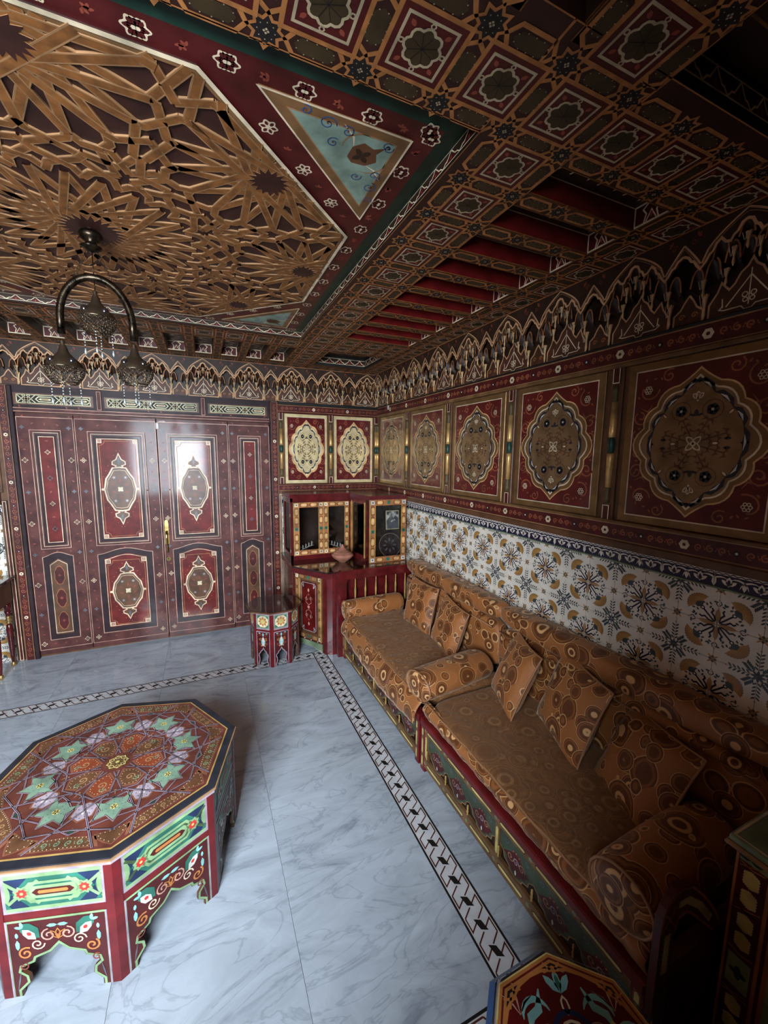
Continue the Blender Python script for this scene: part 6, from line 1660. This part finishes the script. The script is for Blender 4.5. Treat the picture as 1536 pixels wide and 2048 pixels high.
# ================================================================ CONSOLE TABLE (left edge)
ct2 = thing('console_table', 'dark console table on turned red and gold legs at the left edge of the photo', 'table', T(-3.40, -.235, 0))
b = B(); b.box(-.32, -.125, .690, .345, .185, .712, 'darkwood', .004); b.build('tabletop', ct2)
b = B(); b.box(-.30, -.105, .520, .32, .165, .690, 'brown'); b.M = frame((-.30, -.105, .52), (1, 0, 0), (0, 0, 1)); b.box_line(.03, .03, .59, .14, .005, 'goldpaint', EPS); b.build('apron', ct2)
for x in (-.275, .292):
    for y in (-.08, .14):
        b = B(); b.lathe([(.022, .45), (.026, .52)], 'lacquer', 12, x, y); b.lathe([(.012, .345), (.021, .355), (.013, .365), (.022, .378), (.013, .392), (.020, .402), (.015, .41)], 'gold', 12, x, y); b.lathe([(.015, .41), (.022, .45)], 'lacquer', 12, x, y)
        b.lathe([(.010, .040), (.014, .09), (.019, .20), (.022, .30), (.018, .335), (.012, .345)], 'lacquer', 12, x, y); b.lathe([(.008, 0), (.015, .008), (.017, .02), (.013, .032), (.008, .040)], 'gold', 12, x, y); b.build('leg', ct2)

# ================================================================ CHANDELIER
X0, Y0 = -2.043, -2.03
ch = thing('lantern_chandelier', 'dark pierced metal chandelier with three hanging lanterns under the ceiling star', 'chandelier', T(X0, Y0, 0))
b = B(); b.lathe([(.001, 2.395), (.018, 2.400), (.030, 2.408), (.036, 2.414), (.022, 2.422), (.016, 2.430), (.034, 2.440), (.040, 2.452), (.034, 2.464), (.020, 2.470), (.028, 2.478), (.046, 2.486), (.001, 2.486)], 'oldmetal', 16); b.build('canopy', ch)
arch_pts = [(.116*cos(pi*i/24), 0, 2.150+.158*sin(pi*i/24)) for i in range(25)]
arch_pts = [(.116, 0, 2.09)]+arch_pts+[(-.116, 0, 2.09)]
b = B(); b.tube(arch_pts, .0135, 'oldmetal', 8)
for i in range(0, 50):
    a = pi*i/49; b.ring(0, 0, 0, 0, 'oldmetal') if False else None
    x, zc = .116*cos(a), 2.150+.158*sin(a); b.ball(x, -.0095, zc, .0042, 'filigree', 5)
b.build('arch_arm', ch)
for s in (-1, 1):
    b = B()
    for k in range(12):
        t = k/11; x, zz = s*(.016+.052*t), 2.398-.112*t
        b.tube([(x-.004, 0, zz), (x, .003 if k % 2 else 0, zz-.006), (x+.004, 0, zz), (x, -.003 if k % 2 else 0, zz+.006)], .0012, 'oldmetal', 4, True)
    b.build('chain', ch)
b = B(); b.tube([(0, 0, 2.395), (0, 0, 2.30)], .002, 'oldmetal', 5); b.tube([(0, 0, 2.30), (0, 0, 2.262)], .002, 'oldmetal', 5); b.build('rod', ch)
def lantern(x, y, zt):
    b = B(); c = 8; prof = [(.004, zt), (.009, zt-.006), (.006, zt-.014), (.012, zt-.024), (.018, zt-.045), (.036, zt-.066), (.053, zt-.082), (.061, zt-.098), (.062, zt-.104)]
    b.lathe(prof, 'lantern', c, x, y)
    o = b.build('lantern', ch, ID())
    b = B()
    for j in range(7):
        for i in range(22):
            a = 2*pi*(i+.5*(j % 2))/22; zz = zt-.106-.0075*j; r = .062-.0006*j*j; b.ring(0, 0, 0, 0, 'filigree') if False else None
            px, py = x+r*cos(a), y+r*sin(a); ta = Vector((-sin(a), cos(a), 0))
            P = [(px+ta.x*.005, py+ta.y*.005, zz), (px, py, zz+.0055), (px-ta.x*.005, py-ta.y*.005, zz), (px, py, zz-.0055)]; b.tube(P, .0011, 'filigree', 3, True)
    for zz, r in ((zt-.102, .0635), (zt-.158, .040)): b.tube([(x+r*cos(a), y+r*sin(a), zz) for a in [2*pi*i/20 for i in range(20)]], .0022, 'filigree', 5, True)
    q = b.build('pierced_band', o); q['kind'] = 'stuff'
    for i in range(4): b = B(); a = i*pi/2+pi/4; b.ball(x+.045*cos(a), y+.045*sin(a), zt-.080, .014, 'cabochon', 10); b.build('glass_cabochon', o)
    for i in range(4):
        b = B(); a = i*pi/2; r = .045; xx, yy = x+r*cos(a), y+r*sin(a)
        b.tube([(xx, yy, zt-.150), (xx, yy, zt-.215)], .0012, 'filigree', 4); b.lathe([(.001, zt-.238), (.0045, zt-.230), (.002, zt-.215)], 'beadglass', 6, xx, yy)
        for k in range(5): b.ball(xx, yy, zt-.160-.011*k, .0028, 'beadglass', 5)
        b.build('bead_pendant', o)
lantern(-.116, 0, 2.070); lantern(.116, 0, 2.082); lantern(0, 0, 2.262)
